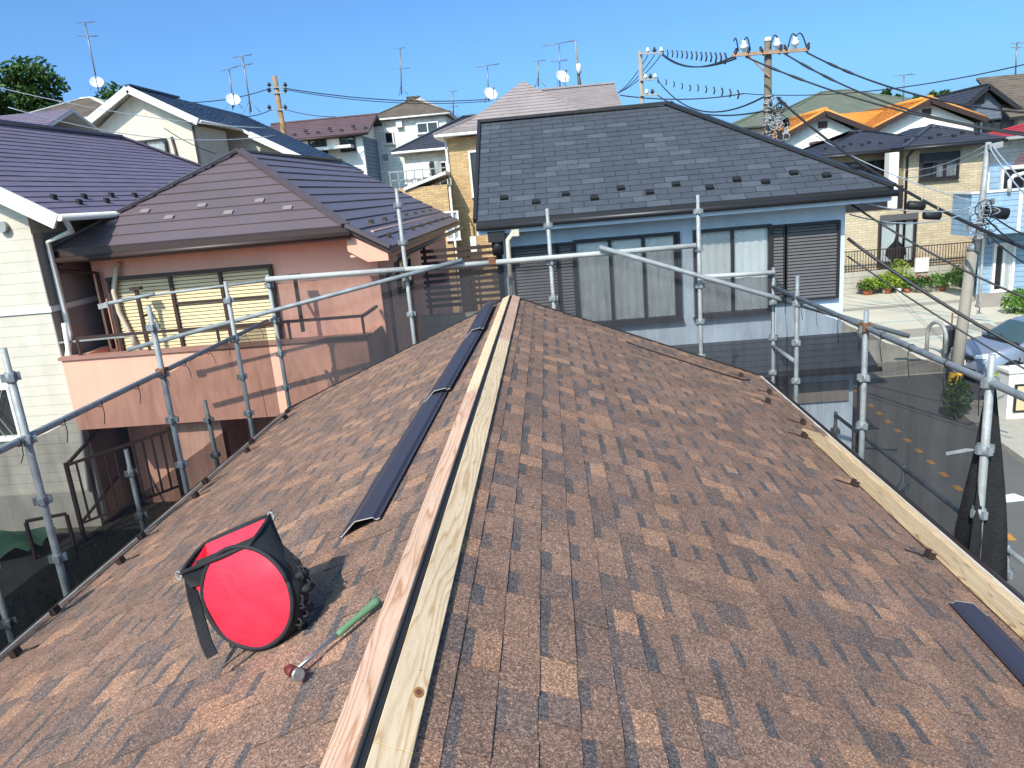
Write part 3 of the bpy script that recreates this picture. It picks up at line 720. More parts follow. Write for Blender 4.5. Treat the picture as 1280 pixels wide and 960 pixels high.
# ------------------------------------------------------------------ house building helpers
def clip(poly, ax, val, keep_ge):
    out = []; n = len(poly)
    for i in range(n):
        a, b_ = poly[i], poly[(i+1) % n]; da = a[ax]-val; db = b_[ax]-val
        if not keep_ge: da, db = -da, -db
        if da >= 0: out.append(a)
        if (da > 0 and db < 0) or (da < 0 and db > 0):
            t = da/(da-db); out.append(tuple(a[k]+(b_[k]-a[k])*t for k in range(2)))
    return out
def courses(poly, exp, width, thick, seed=0, stagger=True, gap=.004, jit=.0, lift=.004):
    """split a planar roof polygon into lapped courses and pieces: list of (verts, faces)"""
    P3 = [V(p) for p in poly]; n = V((0, 0, 0))
    for i in range(len(P3)): n += P3[i].cross(P3[(i+1) % len(P3)])
    n.normalize()
    if n.z < 0: n = -n
    up = (V((0, 0, 1)) - n*n.z).normalized(); u = up.cross(n); o = min(P3, key=lambda p: p.z)
    q = [((p-o).dot(u), (p-o).dot(up)) for p in P3]
    vmax = max(p[1] for p in q); umin = min(p[0] for p in q); umax = max(p[0] for p in q); rr = random.Random(seed)
    res = []; i = 0; v0 = 0.0
    while v0 < vmax - .01:
        v1 = min(v0+exp, vmax); band = clip(clip(q, 1, v0, True), 1, v1, False)
        if len(band) >= 3:
            bu0 = min(p[0] for p in band); bu1 = max(p[0] for p in band)
            if width is None: cuts = [bu0, bu1]
            else:
                st = umin - ((i % 2)*.5*width if stagger else 0) - (rr.uniform(0, width) if jit else 0); cuts = []; x = st
                while x < bu1: cuts.append(x); x += width*(1+rr.uniform(-jit, jit))
                cuts.append(x)
            for a, b_ in zip(cuts, cuts[1:]):
                c = clip(clip(band, 0, a+gap/2, True), 0, b_-gap/2, False)
                if len(c) < 3: continue
                tt = thick*(1+rr.uniform(-.15, .15)); m = len(c)
                h = [lift + tt*(1-(p[1]-v0)/exp*.85) for p in c]
                top = [o+u*p[0]+up*p[1]+n*hh for p, hh in zip(c, h)]; bot = [o+u*p[0]+up*p[1]-n*.002 for p in c]
                res.append((top+bot, [tuple(range(m))]+[(k, k+m, (k+1) % m+m, (k+1) % m) for k in range(m)]))
        v0 += exp; i += 1
    return res
def lay(parent, polys, exp, width, thick, m, name="roof_slate", pieces=False, alt=None, altp=.0, **k):
    """cover roof polygons; pieces=True makes every piece an object, else one joined part"""
    allp = []
    for i, p in enumerate(polys): allp += courses(p, exp, width, thick, seed=i+len(name), **k)
    rr = random.Random(9)
    if pieces:
        for vs, fs in allp:
            mb = MB(); mb.add(vs, fs); part(parent, name, mb, alt if alt and rr.random() < altp else m)
    else:
        mb = MB()
        for vs, fs in allp: mb.add(vs, fs)
        part(parent, name, mb, m, kind='stuff')
def slab_roof(T, polys, th, m, name="roof"):
    mb = MB()
    for p in polys: mb.prism([V(q)-V((0, 0, .004)) for q in p], (0, 0, -th))
    return part(T, name, mb, m)
def hip(x0, x1, y0, y1, ze, mm, axis, h0, h1):
    if axis == 'x':
        hs = (y1-y0)/2; yc = (y0+y1)/2; zr = ze+mm*hs; a = x0+(hs if h0 else 0); b_ = x1-(hs if h1 else 0)
        A, B = V((a, yc, zr)), V((b_, yc, zr))
        f = [[(x0, y0, ze), (x1, y0, ze), B, A], [(x1, y1, ze), (x0, y1, ze), A, B]]
        if h0: f.append([(x0, y1, ze), (x0, y0, ze), A])
        if h1: f.append([(x1, y0, ze), (x1, y1, ze), B])
    else:
        hs = (x1-x0)/2; xc = (x0+x1)/2; zr = ze+mm*hs; a = y0+(hs if h0 else 0); b_ = y1-(hs if h1 else 0)
        A, B = V((xc, a, zr)), V((xc, b_, zr))
        f = [[(x0, y1, ze), (x0, y0, ze), A, B], [(x1, y0, ze), (x1, y1, ze), B, A]]
        if h0: f.append([(x0, y0, ze), (x1, y0, ze), A])
        if h1: f.append([(x1, y1, ze), (x0, y1, ze), B])
    return f, A, B
def tri_prism(mb, x0, x1, y0, y1, ze, zr, axis):
    """gable filling under a roof"""
    if axis == 'x': mb.prism([(x0, y0, ze), (x0, y1, ze), (x0, (y0+y1)/2, zr)], (x1-x0, 0, 0))
    else: mb.prism([(x0, y0, ze), (x1, y0, ze), ((x0+x1)/2, y0, zr)], (0, y1-y0, 0))
def window(T, side, a0, a1, z0, z1, pos, n=2, fw=.05, m='darkframe', curtain=None, dep=.09, back='dim', glass='glass', name="window", lattice=0, sill=True, label=None, rails=0):
    """side: '-y' (faces the viewer), '+x', '-x'; a0..a1 along the wall, pos = wall plane coordinate. Parts: frame, sub-parts pane, curtain, sill"""
    def B(mb, u0, u1, d0, d1, q0, q1):
        if side == '-y': mb.box(u0, u1, pos-d1, pos-d0, q0, q1)
        elif side == '+x': mb.box(pos+d0, pos+d1, u0, u1, q0, q1)
        else: mb.box(pos-d1, pos-d0, u0, u1, q0, q1)
    mb = MB()
    B(mb, a0-fw, a0, 0, dep, z0-fw, z1+fw); B(mb, a1, a1+fw, 0, dep, z0-fw, z1+fw)
    B(mb, a0, a1, 0, dep, z1, z1+fw); B(mb, a0, a1, 0, dep, z0-fw, z0)
    for i in range(1, n):
        c = a0+(a1-a0)*i/n; B(mb, c-fw*.5, c+fw*.5, .03, dep*.85, z0, z1)
    for i in range(1, rails+1):
        c = z0+(z1-z0)*i/(rails+1); B(mb, a0, a1, .035, dep*.8, c-fw*.3, c+fw*.3)
    f = part(T, name, mb, M[m], label)
    mb = MB(); B(mb, a0, a1, .004, .008, z0, z1); part(f, "room", mb, M[back])  # flat panel, darkness of the unlit interior put into its colour
    for i in range(n):
        mb = MB(); w_ = (a1-a0)/n; B(mb, a0+w_*i+fw*.3, a0+w_*(i+1)-fw*.3, dep*.5+.006*(i % 2), dep*.5+.003+.006*(i % 2), z0, z1); part(f, "pane", mb, M[glass])
    if curtain:
        for (c0, c1, cm_, tie) in curtain:
            mb = MB(); nn_ = max(8, int((c1-c0)*(a1-a0)*22)); vs = []
            u0, u1 = a0+(a1-a0)*c0, a0+(a1-a0)*c1
            for j in range(7):
                g = j/6; z = z0+.01+(z1-z0-.02)*g
                for i in range(nn_+1):
                    fr = i/nn_
                    if tie:
                        s_ = 1-.72*math.exp(-((g-.22)/.22)**2) if g < .95 else 1; fr = fr*s_ if tie < 0 else 1-(1-fr)*s_
                    uu = u0+(u1-u0)*fr; d_ = .032+.016*math.sin(i*1.9+g)
                    vs.append((uu, pos-d_, z) if side == '-y' else ((pos+d_, uu, z) if side == '+x' else (pos-d_, uu, z)))
            mb.add(vs, [(j*(nn_+1)+i, j*(nn_+1)+i+1, (j+1)*(nn_+1)+i+1, (j+1)*(nn_+1)+i) for j in range(6) for i in range(nn_)], smooth=True)
            part(f, "curtain", mb, M[cm_])
    if sill:
        mb = MB(); B(mb, a0-fw-.03, a1+fw+.03, .001, dep+.03, z0-fw-.035, z0-fw-.001); part(f, "sill", mb, M[m])
    return f
def pipe_part(T, name, pts, r, m, n=8):
    mb = MB(); mb.tube(pts, r, n); return part(T, name, mb, M[m] if isinstance(m, str) else m)
def wall_box(T, x0, x1, y0, y1, z0, z1, m, gable=None, name="wall"):
    mb = MB(); mb.box(x0, x1, y0, y1, z0, z1)
    if gable: tri_prism(mb, *gable)
    return part(T, name, mb, M[m])
def guards(T, pts, up, m, sz=(.16, .09, .05)):
    u = V(up).normalized()
    for p in pts:
        mb = MB(); mb.obox(V(p)+V((0, 0, .05)), (sz[0]/2, 0, 0), u*sz[1]/2, V((0, 0, sz[2]/2))); part(T, "snow_guard", mb, M[m])
def on_plane(u, v, p0, n):
    d = ROT @ V((u-CX, v-CY, F)); o = V((0, 0, CZ)); n = V(n); return o + d*((V(p0)-o).dot(n)/d.dot(n))

# ------------------------------------------------------------------ salmon house, far left centre
sal = thing("salmon_house", "two storey salmon house with brown metal roof and a louvred upstairs shutter", "house", (-6.2, 18, 0))
A, B_ = V((-6.40, 16.2, 6.88)), V((-6.40, 24.3, 6.95)); ze = 5.25; y0 = 13.35; zl = 4.78
fl = V((-9.22, y0, ze)); fr = V((-3.58, y0, ze)); rl_ = V((-2.83, y0, zl)); rb = V((-2.83, 24.3, zl)); lb_ = V((-9.22, 24.3, ze))
# the right plane runs on below the front eave level
nrm = (A-fr).cross(B_-A); rl_.z = fr.z - (6.88-ze)/(6.40-3.58)*(3.58-2.83); rb.z = rl_.z
front, right, left = [fl, fr, A], [fr, rl_, rb, B_, A], [lb_, fl, A, B_]
rf = slab_roof(sal, [front, right, left], .10, M['brown'])
lay(rf, [front], .345, None, .030, M['roofbrown'], "roof_panel", True)
lay(rf, [right, left], .345, 2.6, .030, M['roofbrown'], "roof_panel", True, stagger=True)
for p, q in ((fl, A), (fr, A), (A, B_)):
    mb = MB(); d = V((0, 0, .075)); mb.bar(V(p)+d*.5, V(q)+d, .17, .05); part(rf, "ridge_cap", mb, M['capbrown'])
mb = MB(); mb.bar(fr+V((0, 0, .03)), rl_+V((0, 0, .03)), .12, .07); part(rf, "verge_trim", mb, M['capbrown'])
for (u, v) in [(140, 281), (182, 267), (212, 275), (253, 260), (286, 269), (325, 254), (360, 263)]:
    p = on_plane(u, v, fl, (0, -.5, 1*(2.85/1.63)*.5)); mb = MB(); mb.obox(p+V((0, 0, .04)), (.085, 0, 0), (0, .055, .032), (0, -.012, .02)); part(rf, "snow_clip", mb, mat("pale_clip", S(160, 146, 142, .62), .5, .1) if 'clip' not in M else M['clip'])
for i in range(7):
    for j in range(2):
        yy = 14.4 + i*1.3 + j*.6; xx = -3.05 - j*.45; zz = fr.z - (6.88-ze)/(6.40-3.58)*(xx+3.58)
        mb = MB(); mb.box(xx-.03, xx+.03, yy-.12, yy+.12, zz+.03, zz+.10); part(rf, "snow_guard", mb, M['brown'])
# walls
yw, xl, xr = 14.0, -8.78, -3.25
sw = wall_box(sal, xl, xr, yw, 23.7, 0, 5.12, 'salmon')
mb = MB(); mb.box(xl-.02, -3.6, y0+.08, yw, 5.06, 5.10); mb.box(-3.6, -3.0, y0+.1, 23.9, 4.70, 4.74); part(sal, "soffit", mb, M['salmon'])
mb = MB(); mb.box(-9.2, -3.55, y0+.02, y0+.05, 5.02, 5.15); part(sal, "fascia", mb, M['fasciapink'])
mb = MB(); mb.prism([(-3.62, y0+.05, 5.13), (-2.9, y0+.05, 4.74), (-2.9, y0+.05, 4.60), (-3.28, y0+.05, 4.60), (-3.62, y0+.05, 4.82)], (0, .07, 0)); part(sal, "bargeboard", mb, M['peach'])
pipe_part(sal, "gutter", [(-9.25, y0-.06, 5.08), (-3.5, y0-.06, 5.11)], .055, 'brown')
pipe_part(sal, "gutter", [(-2.78, y0, 4.62), (-2.78, 24.3, 4.62)], .055, 'brown')
pipe_part(sal, "downpipe", [(-8.95, y0-.02, 5.02), (-8.95, y0+.02, 4.9), (-8.62, yw-.12, 4.78), (-8.62, yw-.1, 3.3)], .04, 'brown')
pipe_part(sal, "downpipe", [(-2.8, y0+.25, 4.58), (-2.85, y0+.3, 4.42), (-3.1, yw+.12, 4.28), (-3.12, yw+.15, 3.9), (-3.12, yw+.15, .1)], .04, 'brown')
# louvred shutter with slats
sx0, sx1, sz0, sz1 = -8.45, -5.32, 3.05, 4.60
mb = MB()
for x in (sx0-.04, -7.28, -6.3, sx1): mb.box(x, x+.06, yw-.10, yw-.001, sz0, sz1)
mb.box(sx0-.04, sx1+.06, yw-.11, yw-.001, sz1, sz1+.07); mb.box(-7.22, sx1, yw-.095, yw-.06, 4.06, 4.10); mb.box(-7.22, sx1, yw-.095, yw-.06, 3.52, 3.56)
sh = part(sal, "shutter", mb, M['brown'])
mb = MB(); mb.box(sx0, sx1, yw-.02, yw-.002, sz0, sz1); part(sh, "backing", mb, M['dim'])
sl_ = {}
for a, b_ in ((sx0+.022, -7.282), (-7.218, -6.302), (-6.238, sx1-.002)):
    z = sz0+.02
    while z < sz1-.03:
        mb = MB(); mb.prism([(a, yw-.03, z), (a, yw-.055, z+.005), (a, yw-.040, z+.058), (a, yw-.03, z+.058)], (b_-a, 0, 0)); part(sh, "slat", mb, M['creamslat']); z += .068
# balcony: solid parapet, slab, capping, rail, drying arms
yb = 12.75
mb = MB(); mb.box(xl-.15, -3.32, yb, yb+.14, 2.02, 3.34); mb.box(xl-.15, xl-.01, yb+.14, yw-.001, 2.02, 3.34); mb.box(-3.46, -3.32, yb+.14, yw-.001, 2.02, 3.34); mb.box(xl-.01, -3.46, yb+.14, yw-.001, 2.02, 2.2)
part(sal, "balcony", mb, M['peach'])
mb = MB(); mb.box(xl-.19, -3.28, yb-.04, yb+.18, 3.341, 3.40); part(sal, "parapet_cap", mb, M['fasciapink'])
mb = MB(); mb.bar((-8.6, yb+.07, 3.72), (-3.35, yb+.07, 3.72), .05, .05)
mb.bar((-3.35, yb+.07, 3.72), (-3.35, yw-.1, 3.72), .05, .05)
for x in (-8.6, -7.3, -6.0, -4.7, -3.37): mb.box(x-.02, x+.02, yb+.05, yb+.09, 3.40, 3.70)
part(sal, "balcony_rail", mb, M['brown'])
for x in (-7.75, -4.72):
    mb = MB(); mb.box(x-.03, x+.03, yw-.45, yw-.39, 3.4, 4.42); mb.box(x-.10, x+.10, yw-.48, yw-.36, 4.42, 4.48); mb.box(x-.02, x+.02, yw-.40, yw, 3.9, 3.94); part(sal, "drying_arm", mb, M['brown'])
mb = MB(); mb.bar((xl-.9, yb+.3, 3.62), (-7.6, yb+.2, 3.66), .03, .03); part(sal, "drying_pole", mb, M['galv'])
pipe_part(sal, "air_hose", [(-8.18, yw-.02, 4.92), (-8.22, yw-.12, 4.84), (-8.36, yw-.14, 4.4), (-8.34, yw-.14, 4.0), (-8.2, yw-.14, 3.5), (-8.15, yw-.14, 3.3)], .045, mat("beige_hose_wrap", S(226, 212, 188, .75), .6, .1, 8))
# ground floor front: porch pier, shaded arch with grille
mb = MB(); mb.box(-7.25, -6.35, yb+.25, yw-.001, 0, 2.018); part(sal, "porch_pier", mb, M['salmon'])
mb = MB(); n = 12; arch = [(-5.9, 0.35), (-5.9, 1.25)] + [(-5.15+.75*math.cos(math.pi-math.pi*k/n), 1.25+.42*math.sin(math.pi*k/n)) for k in range(1, n)] + [(-4.4, 1.25), (-4.4, .35)]
mb.prism([(x, yw-.012, z) for x, z in arch], (0, .01, 0)); aw = part(sal, "arched_window", mb, M['dim'])
for k in range(10):
    mb = MB(); x = -5.85+k*.155; mb.tube([(x, yw-.06, .4), (x, yw-.06, 1.35+.25*math.sin(math.pi*(k+.5)/10))], .014, 6); part(aw, "grille_bar", mb, M['galv2'])
window(sal, '+x', 15.6, 16.9, 3.75, 4.35, xr, 2, curtain=[(0, .5, 'curtain2', 0)])

# grey block wall and slatted fence between the salmon and the blue house
gw = thing("block_wall", "grey concrete block wall standing behind the net beyond the far ridge end", "wall", (-2.3, 17.0, 0))
mb = MB(); mb.box(-3.1, -.9, 16.9, 17.05, 0, 3.0); part(gw, "core", mb, M['greyrender'])
for j in range(13):
    for i in range(-1, 5):
        a = -3.1+i*.46+(j % 2)*.23; b_ = a+.45
        a, b_ = max(a, -3.1), min(b_, -.9)
        if b_-a > .05: mb = MB(); mb.box(a, b_, 16.878, 16.899, .06+j*.225, .275+j*.225); part(gw, "block", mb, M['concrete'])
sf = thing("slatted_fence", "dark brown slatted screen above the grey block wall", "fence", (-2, 17.2, 3))
mb = MB()
for x in (-2.9, -1.9, -1.0): mb.box(x, x+.07, 17.1, 17.17, 2.6, 4.6)
part(sf, "post", mb, M['brown'])
for k in range(10):
    mb = MB(); mb.box(-2.95, -.95, 17.075, 17.098, 3.15+k*.14, 3.23+k*.14); part(sf, "slat", mb, M['brown'])

# ------------------------------------------------------------------ blue house with the black slate roof
blu = thing("blue_house", "pale blue house with a large black slate hip roof and dark shutters", "house", (2.5, 17, 0))
ze = 5.10; y0 = 14.4; yr = 17.65; zr = 7.16; x0, x1 = -1.36, 6.36; ap = 2.83
Lr, Rr = V((x0, yr, zr)), V((ap, yr, zr)); fl, fr = V((x0, y0, ze)), V((x1, y0, ze)); bl, br = V((x0, 2*yr-y0, ze)), V((x1, 2*yr-y0, ze))
front, right, back = [fl, fr, Rr, Lr], [fr, br, Rr], [br, bl, Lr, Rr]
rf = slab_roof(blu, [front, right, back], .09, M['darkframe'])
lay(rf, [front], .192, .46, .014, M['roofblack'], "roof_slate", True, alt=M['slatepale'], altp=.15, gap=.012)
lay(rf, [right, back], .205, .62, .014, M['roofblack'], "slate_field", False, gap=.012)
for p, q in ((Lr, Rr), (fr, Rr), (br, Rr)):
    mb = MB(); mb.bar(V(p)+V((0, 0, .03)), V(q)+V((0, 0, .05)), .20, .06); part(rf, "ridge_cap", mb, M['darkframe'])
mb = MB(); mb.bar(fl+V((-.02, 0, .02)), Lr+V((-.02, 0, .03)), .07, .10); part(rf, "verge_trim", mb, M['darkframe'])
nfr = (fr-fl).cross(Lr-fl)
for (u, v) in [(630, 250), (670, 255), (707, 245), (743, 250), (776, 238), (812, 243), (845, 233), (887, 237), (921, 227), (957, 230), (992, 219), (1033, 222), (1068, 212)]:
    p = on_plane(u, v, fl, nfr); mb = MB(); up = V((0, 1, (zr-ze)/(yr-y0))).normalized()
    mb.obox(p+V((0, 0, .04)), (.075, 0, 0), up*.055, V((0, -.02, .03))); part(rf, "snow_guard", mb, M['black'])
yw, xl, xr = 14.98, -.98, 5.72
mb = MB(); mb.box(xl, xr, yw, 20.4, 0, 5.0); mb.prism([(xl, yw, 5.0), (xl, 20.4, 5.0), (xl, yr, zr-.3)], (.3, 0, 0)); part(blu, "wall", mb, M['bluewall'])
mb = MB(); mb.box(x0+.05, x1-.05, y0+.06, yw, 4.93, 4.97); mb.box(xr, x1-.05, yw, 20.6, 4.93, 4.97); part(blu, "soffit", mb, M['bluewall'])
mb = MB(); mb.box(x0, x1-.02, y0+.03, y0+.055, 4.85, 5.0); part(blu, "fascia", mb, M['bluewall'])
pipe_part(blu, "gutter", [(x0, y0-.06, 4.99), (x1+.05, y0-.06, 4.985)], .06, 'darkframe')
pipe_part(blu, "gutter", [(x1+.06, y0-.06, 4.985), (x1+.06, 20.8, 4.985)], .06, 'darkframe')
mb = MB(); mb.obox((-1.0, y0+.1, 4.8), (.16, 0, 0), (0, .13, 0), (0, 0, .10)); mb.tube([(-1.0, y0+.1, 4.75), (-1.0, y0+.15, 4.45)], .11, 8); mb.tube([(-1.0, y0+.2, 4.5), (-1.0, yw-.1, 4.3), (-1.0, yw-.1, 3.2)], .06, 8)
part(blu, "downpipe", mb, M['darkframe'])
def shutter(T, x0, x1, z0, z1, y, pitch=.062):
    mb = MB(); mb.box(x0-.05, x0, y-.11, y-.001, z0-.04, z1+.05); mb.box(x1, x1+.05, y-.11, y-.001, z0-.04, z1+.05); mb.box(x0, x1, y-.11, y-.001, z1, z1+.05); mb.box(x0, x1, y-.11, y-.001, z0-.04, z0)
    f = part(T, "shutter", mb, M['darkframe']); mb = MB(); mb.box(x0, x1, y-.02, y-.002, z0, z1); part(f, "backing", mb, M['dim'])
    z = z0+.005
    while z < z1-.03:
        mb = MB(); mb.prism([(x0+.002, y-.03, z), (x0+.002, y-.085, z), (x0+.002, y-.06, z+pitch*.78), (x0+.002, y-.03, z+pitch*.78)], (x1-x0-.004, 0, 0)); part(f, "slat", mb, M['shutter']); z += pitch
    return f
shutter(blu, 4.60, 5.55, 3.08, 4.50, yw); shutter(blu, 4.33, 4.53, 3.08, 4.50, yw)
shutter(blu, -.72, .10, 3.02, 4.50, yw); shutter(blu, .18, .43, 3.02, 4.50, yw)
window(blu, '-y', .52, 2.48, 2.92, 4.52, yw, 3, .06, curtain=[(0.0, .97, 'curtain2', 0)], dep=.12, back='dim')
window(blu, '-y', 2.86, 4.24, 2.92, 4.52, yw, 2, .06, curtain=[(.0, .52, 'curtain', 0), (.49, 1.0, 'curtain2', 0)], dep=.12)
# lower lean-to roof with its own slates, and the ground floor wall
mb = MB(); lo = [(2.2, 13.95, 1.86), (6.0, 13.95, 1.86), (6.0, yw, 2.30), (2.2, yw, 2.30)]; lr = slab_roof(blu, [lo], .08, M['darkframe'], "lean_to_roof")
lay(lr, [lo], .2, .6, .014, M['roofblack'], "roof_slate", True)
wall_box(blu, 2.6, 5.72, 14.35, yw-.002, 0, 1.78, 'bluewall', name="lower_wall")
mb = MB(); mb.box(2.7, 5.62, 14.30, 14.349, 1.1, 1.5); part(blu, "dark_band", mb, M['greyrender'])
pipe_part(blu, "downpipe", [(5.80, 14.25, 1.8), (5.80, 14.25, 0.05)], .045, 'brown')
pipe_part(blu, "gutter", [(2.2, 13.9, 1.80), (6.05, 13.9, 1.80)], .05, 'darkframe')
window(blu, '-y', 3.2, 4.4, .5, 1.6, 14.35, 2, .05, curtain=None)

M['cream_lap'] = siding('cream_lap_siding', S(250, 238, 216, .58), S(234, 222, 200, .54), 60.0, .19, .01, .006, streak=.06)
# ------------------------------------------------------------------ white house on the left with purple roof
whi = thing("white_house", "cream white house at the far left with a purple slate roof and white gutter pipe", "house", (-12, 16, 0))
yw, xr = 13.0, -9.10
P0, P1 = at(70, 268, 12.6), at(0, 235, 12.6)           # lower end and a higher point of the front verge
slope = (P1.z-P0.z)/(P0.x-P1.x); xe = P0.x; zE = P0.z; xR = xe-3.6
hd = slope*3.6; yk = max(16.0, at(150, 172, 1.0).y*xR/at(150, 172, 1.0).x)
pr = [V((xe, 12.6, zE)), V((xe, 19.4, zE)), V((xe-2.6, 16.8+.2, zE+slope*2.6)), V((xR, 16.0, zE+hd)), V((xR, 12.6, zE+hd))]
rightp = [V((xe, 12.6, zE)), V((xe, yk+3.6, zE)), V((xR, yk, zE+hd)), V((xR, 12.6, zE+hd))]
backp = [V((xe, yk+3.6, zE)), V((xR-3.6, yk+3.6, zE)), V((xR, yk, zE+hd))]
leftp = [V((xR-3.6, yk+3.6, zE)), V((xR-3.6, 12.6, zE)), V((xR, 12.6, zE+hd)), V((xR, yk, zE+hd))]
rf = slab_roof(whi, [rightp, leftp, backp], .10, M['white'])
lay(rf, [rightp], .21, .8, .016, M['roofpurple'], "roof_slate", True, gap=.01)
lay(rf, [leftp, backp], .21, .8, .016, M['roofpurple'], "slate_field", False)
mb = MB(); mb.bar(V((xR, 12.6, zE+hd+.05)), V((xR, yk, zE+hd+.05)), .2, .06); part(rf, "ridge_cap", mb, M['roofpurple'])
mb = MB(); mb.bar(V((xR, yk, zE+hd+.05)), V((xe, yk+3.6, zE+.04)), .2, .05); part(rf, "ridge_cap", mb, M['roofpurple'])
print("YK", yk, xR, zE+hd)
for (u, v) in [(68, 250), (100, 256), (106, 249), (134, 254), (140, 247), (169, 247)]:
    p = on_plane(u, v, rightp[0], (rightp[1]-rightp[0]).cross(rightp[3]-rightp[0])); mb = MB(); mb.obox(p+V((0, 0, .05)), (.03, 0, -.01), (0, .06, 0), (0, 0, .05)); part(rf, "snow_guard", mb, M['black'])
mb = MB(); mb.bar(V((xe, 12.57, zE-.12)), V((xR, 12.57, zE+hd-.12)), .06, .26); mb.bar(V((xR, 12.57, zE+hd-.12)), V((xR-3.6, 12.57, zE-.12)), .06, .26); part(whi, "bargeboard", mb, M['white'])
mb = MB(); mb.box(xR-3.2, xr, yw, 22, 0, zE-.12); mb.prism([(xR-3.2, yw, zE-.12), (xr, yw, zE-.12), (xr, yw, zE+slope*(xe-xr)-.16), (xR, yw, zE+hd-.2), (xR-3.2, yw, zE+.2)], (0, 8.6, 0)); part(whi, "wall", mb, M['cream_lap'])
mb = MB(); mb.box(xr+.001, xr+.02, yw+.0, 22, .62, 5.6); part(whi, "side_cladding", mb, M['greyrender'])
zt = 4.25
mb = MB(); mb.box(xR-3.2, xr+.05, yw-.03, yw-.001, zt-.05, zt+.05); mb.box(xr+.02, xr+.05, yw, 22, zt-.05, zt+.05); part(whi, "belt_course", mb, M['white'])
mb = MB(); mb.box(xR-3.2, xr+.04, yw-.05, yw-.002, 0, .74); mb.box(xr+.02, xr+.06, yw, 22, 0, .66); part(whi, "plinth", mb, M['concrete'])
pipe_part(whi, "gutter", [(xe+.07, 12.55, zE-.06), (xe+.07, yk+3.6, zE-.06)], .06, 'white')
dp = [at(93, 276, 13.1), at(90, 285, 13.1), at(97, 322, 13.1), at(116, 402, 13.1), at(88, 430, 13.1), at(80, 420, 12.98)]
pipe_part(whi, "downpipe", [(xe+.04, 12.75, zE-.1), (xe-.05, 13.0, zE-.3), (xr+.10, 13.25, zE-.45), (xr+.10, 13.25, 3.75), (xr+.08, 13.06, 3.35), (xr+.08, 13.06, .1)], .05, 'white')
pipe_part(whi, "downpipe", [at(80, 404, 12.94), at(86, 440, 12.94), at(92, 470, 12.94), (xr-.02, 12.94, .75)], .045, 'white')
mb = MB()
for u, v in ((3, 284),): c = at(u, v, 12.95); mb.tube([c+V((0, .05, 0)), c+V((0, -.05, 0))], .10, 12)
part(whi, "vent_cap", mb, M['galv'])
gx = at(0, 520, 13).x
wf = window(whi, '-y', gx-1.2, gx+.33, 1.95, 2.85, yw, 2, .05, m='white', curtain=None, dep=.1)
mb = MB()
for k in range(-7, 10):
    a = gx-1.2+k*.17
    for sg in (1, -1):
        xa, xb = (a, a+.45) if sg > 0 else (a+.45, a)
        if min(xa, xb) < gx-1.2 or max(xa, xb) > gx+.33: continue
        mb.bar((xa, yw-.13-.004*sg, 1.95), (xb, yw-.13-.004*sg, 2.85), .012, .012)
part(wf, "diamond_grille", mb, M['galv'], kind='stuff')
# second purple roof ridge behind it
wh2 = thing("purple_roof_house", "purple roofed house just behind the cream white house, mostly its roof", "house", (-14, 26, 0))
f2, A2, B2 = hip(-26, -15.7, 23.6, 28.4, 5.9, .42, 'x', False, False)
a2 = at(40, 141, 26.0); dz = a2.z - A2.z
f2 = [[V(p)+V((0, 0, dz)) for p in f] for f in f2]
rf = slab_roof(wh2, f2, .1, M['white']); lay(rf, f2[:1]+f2[2:], .22, .9, .016, M['roofpurple'], "roof_slate", True, gap=.01)
wall_box(wh2, -25.5, -16.2, 24.0, 28.0, 0, 5.85+dz, 'cream')
# ------------------------------------------------------------------ more roof and wall finishes
M['rooftan'] = mat("weathered_brown_slate", S(126, 112, 98, .6), .8, .3, 1.5, .15, 20)
M['roofmoss'] = mat("mossy_orange_slate", S(160, 120, 80, .6), .85, .35, 1.2, .15, 20)
M['rooftaupe'] = mat("taupe_slate", S(170, 156, 152, .66), .7, .12, 1.5, .1, 25)
M['roofmaroon'] = mat("maroon_metal_roof", S(124, 98, 100, .6), .5, .15, 1.5, .1, 20)
M['rooforange'] = mat("orange_clay_tile", S(232, 156, 70, .72), .6, .14, 1.0, .14, 9)
M['roofgreen'] = mat("grey_green_slate", S(128, 134, 116, .6), .75, .15, 1.2, .12, 20)
M['roofdark'] = mat("dark_slate", S(78, 80, 92, .6), .55, .15, 1.5, .12, 20)
M['roofred'] = mat("red_metal_roof", S(196, 60, 66, .75), .5, .1)
M['brick_tan'] = siding("tan_brick_siding", S(222, 184, 132, .72), S(190, 160, 120, .6), .30, .085, .16, .008)
M['brick_cream'] = siding("cream_stone_siding", S(232, 212, 178, .62), S(206, 184, 150, .54), .34, .11, .10, .008)
M['stone_white'] = siding("pale_stone_siding", S(242, 236, 222, .86), S(222, 214, 198, .78), .5, .2, .10, .014)
M['lap_blue'] = siding("pale_blue_lap_siding", S(168, 198, 220, .66), S(130, 160, 186, .55), 6.0, .2, .03, .012)
M['lap_grey'] = siding("grey_blue_lap_siding", S(120, 130, 142, .66), S(90, 100, 112, .6), 6.0, .2, .03, .012)
M['lap_slate'] = siding("blue_grey_side_siding", S(128, 150, 168, .66), S(96, 112, 130, .6), 6.0, .24, .03, .02)
M['offwhite'] = mat("offwhite_render", S(244, 240, 228, .8), .8, .05, 1.2, .04, 60, streak=.07)
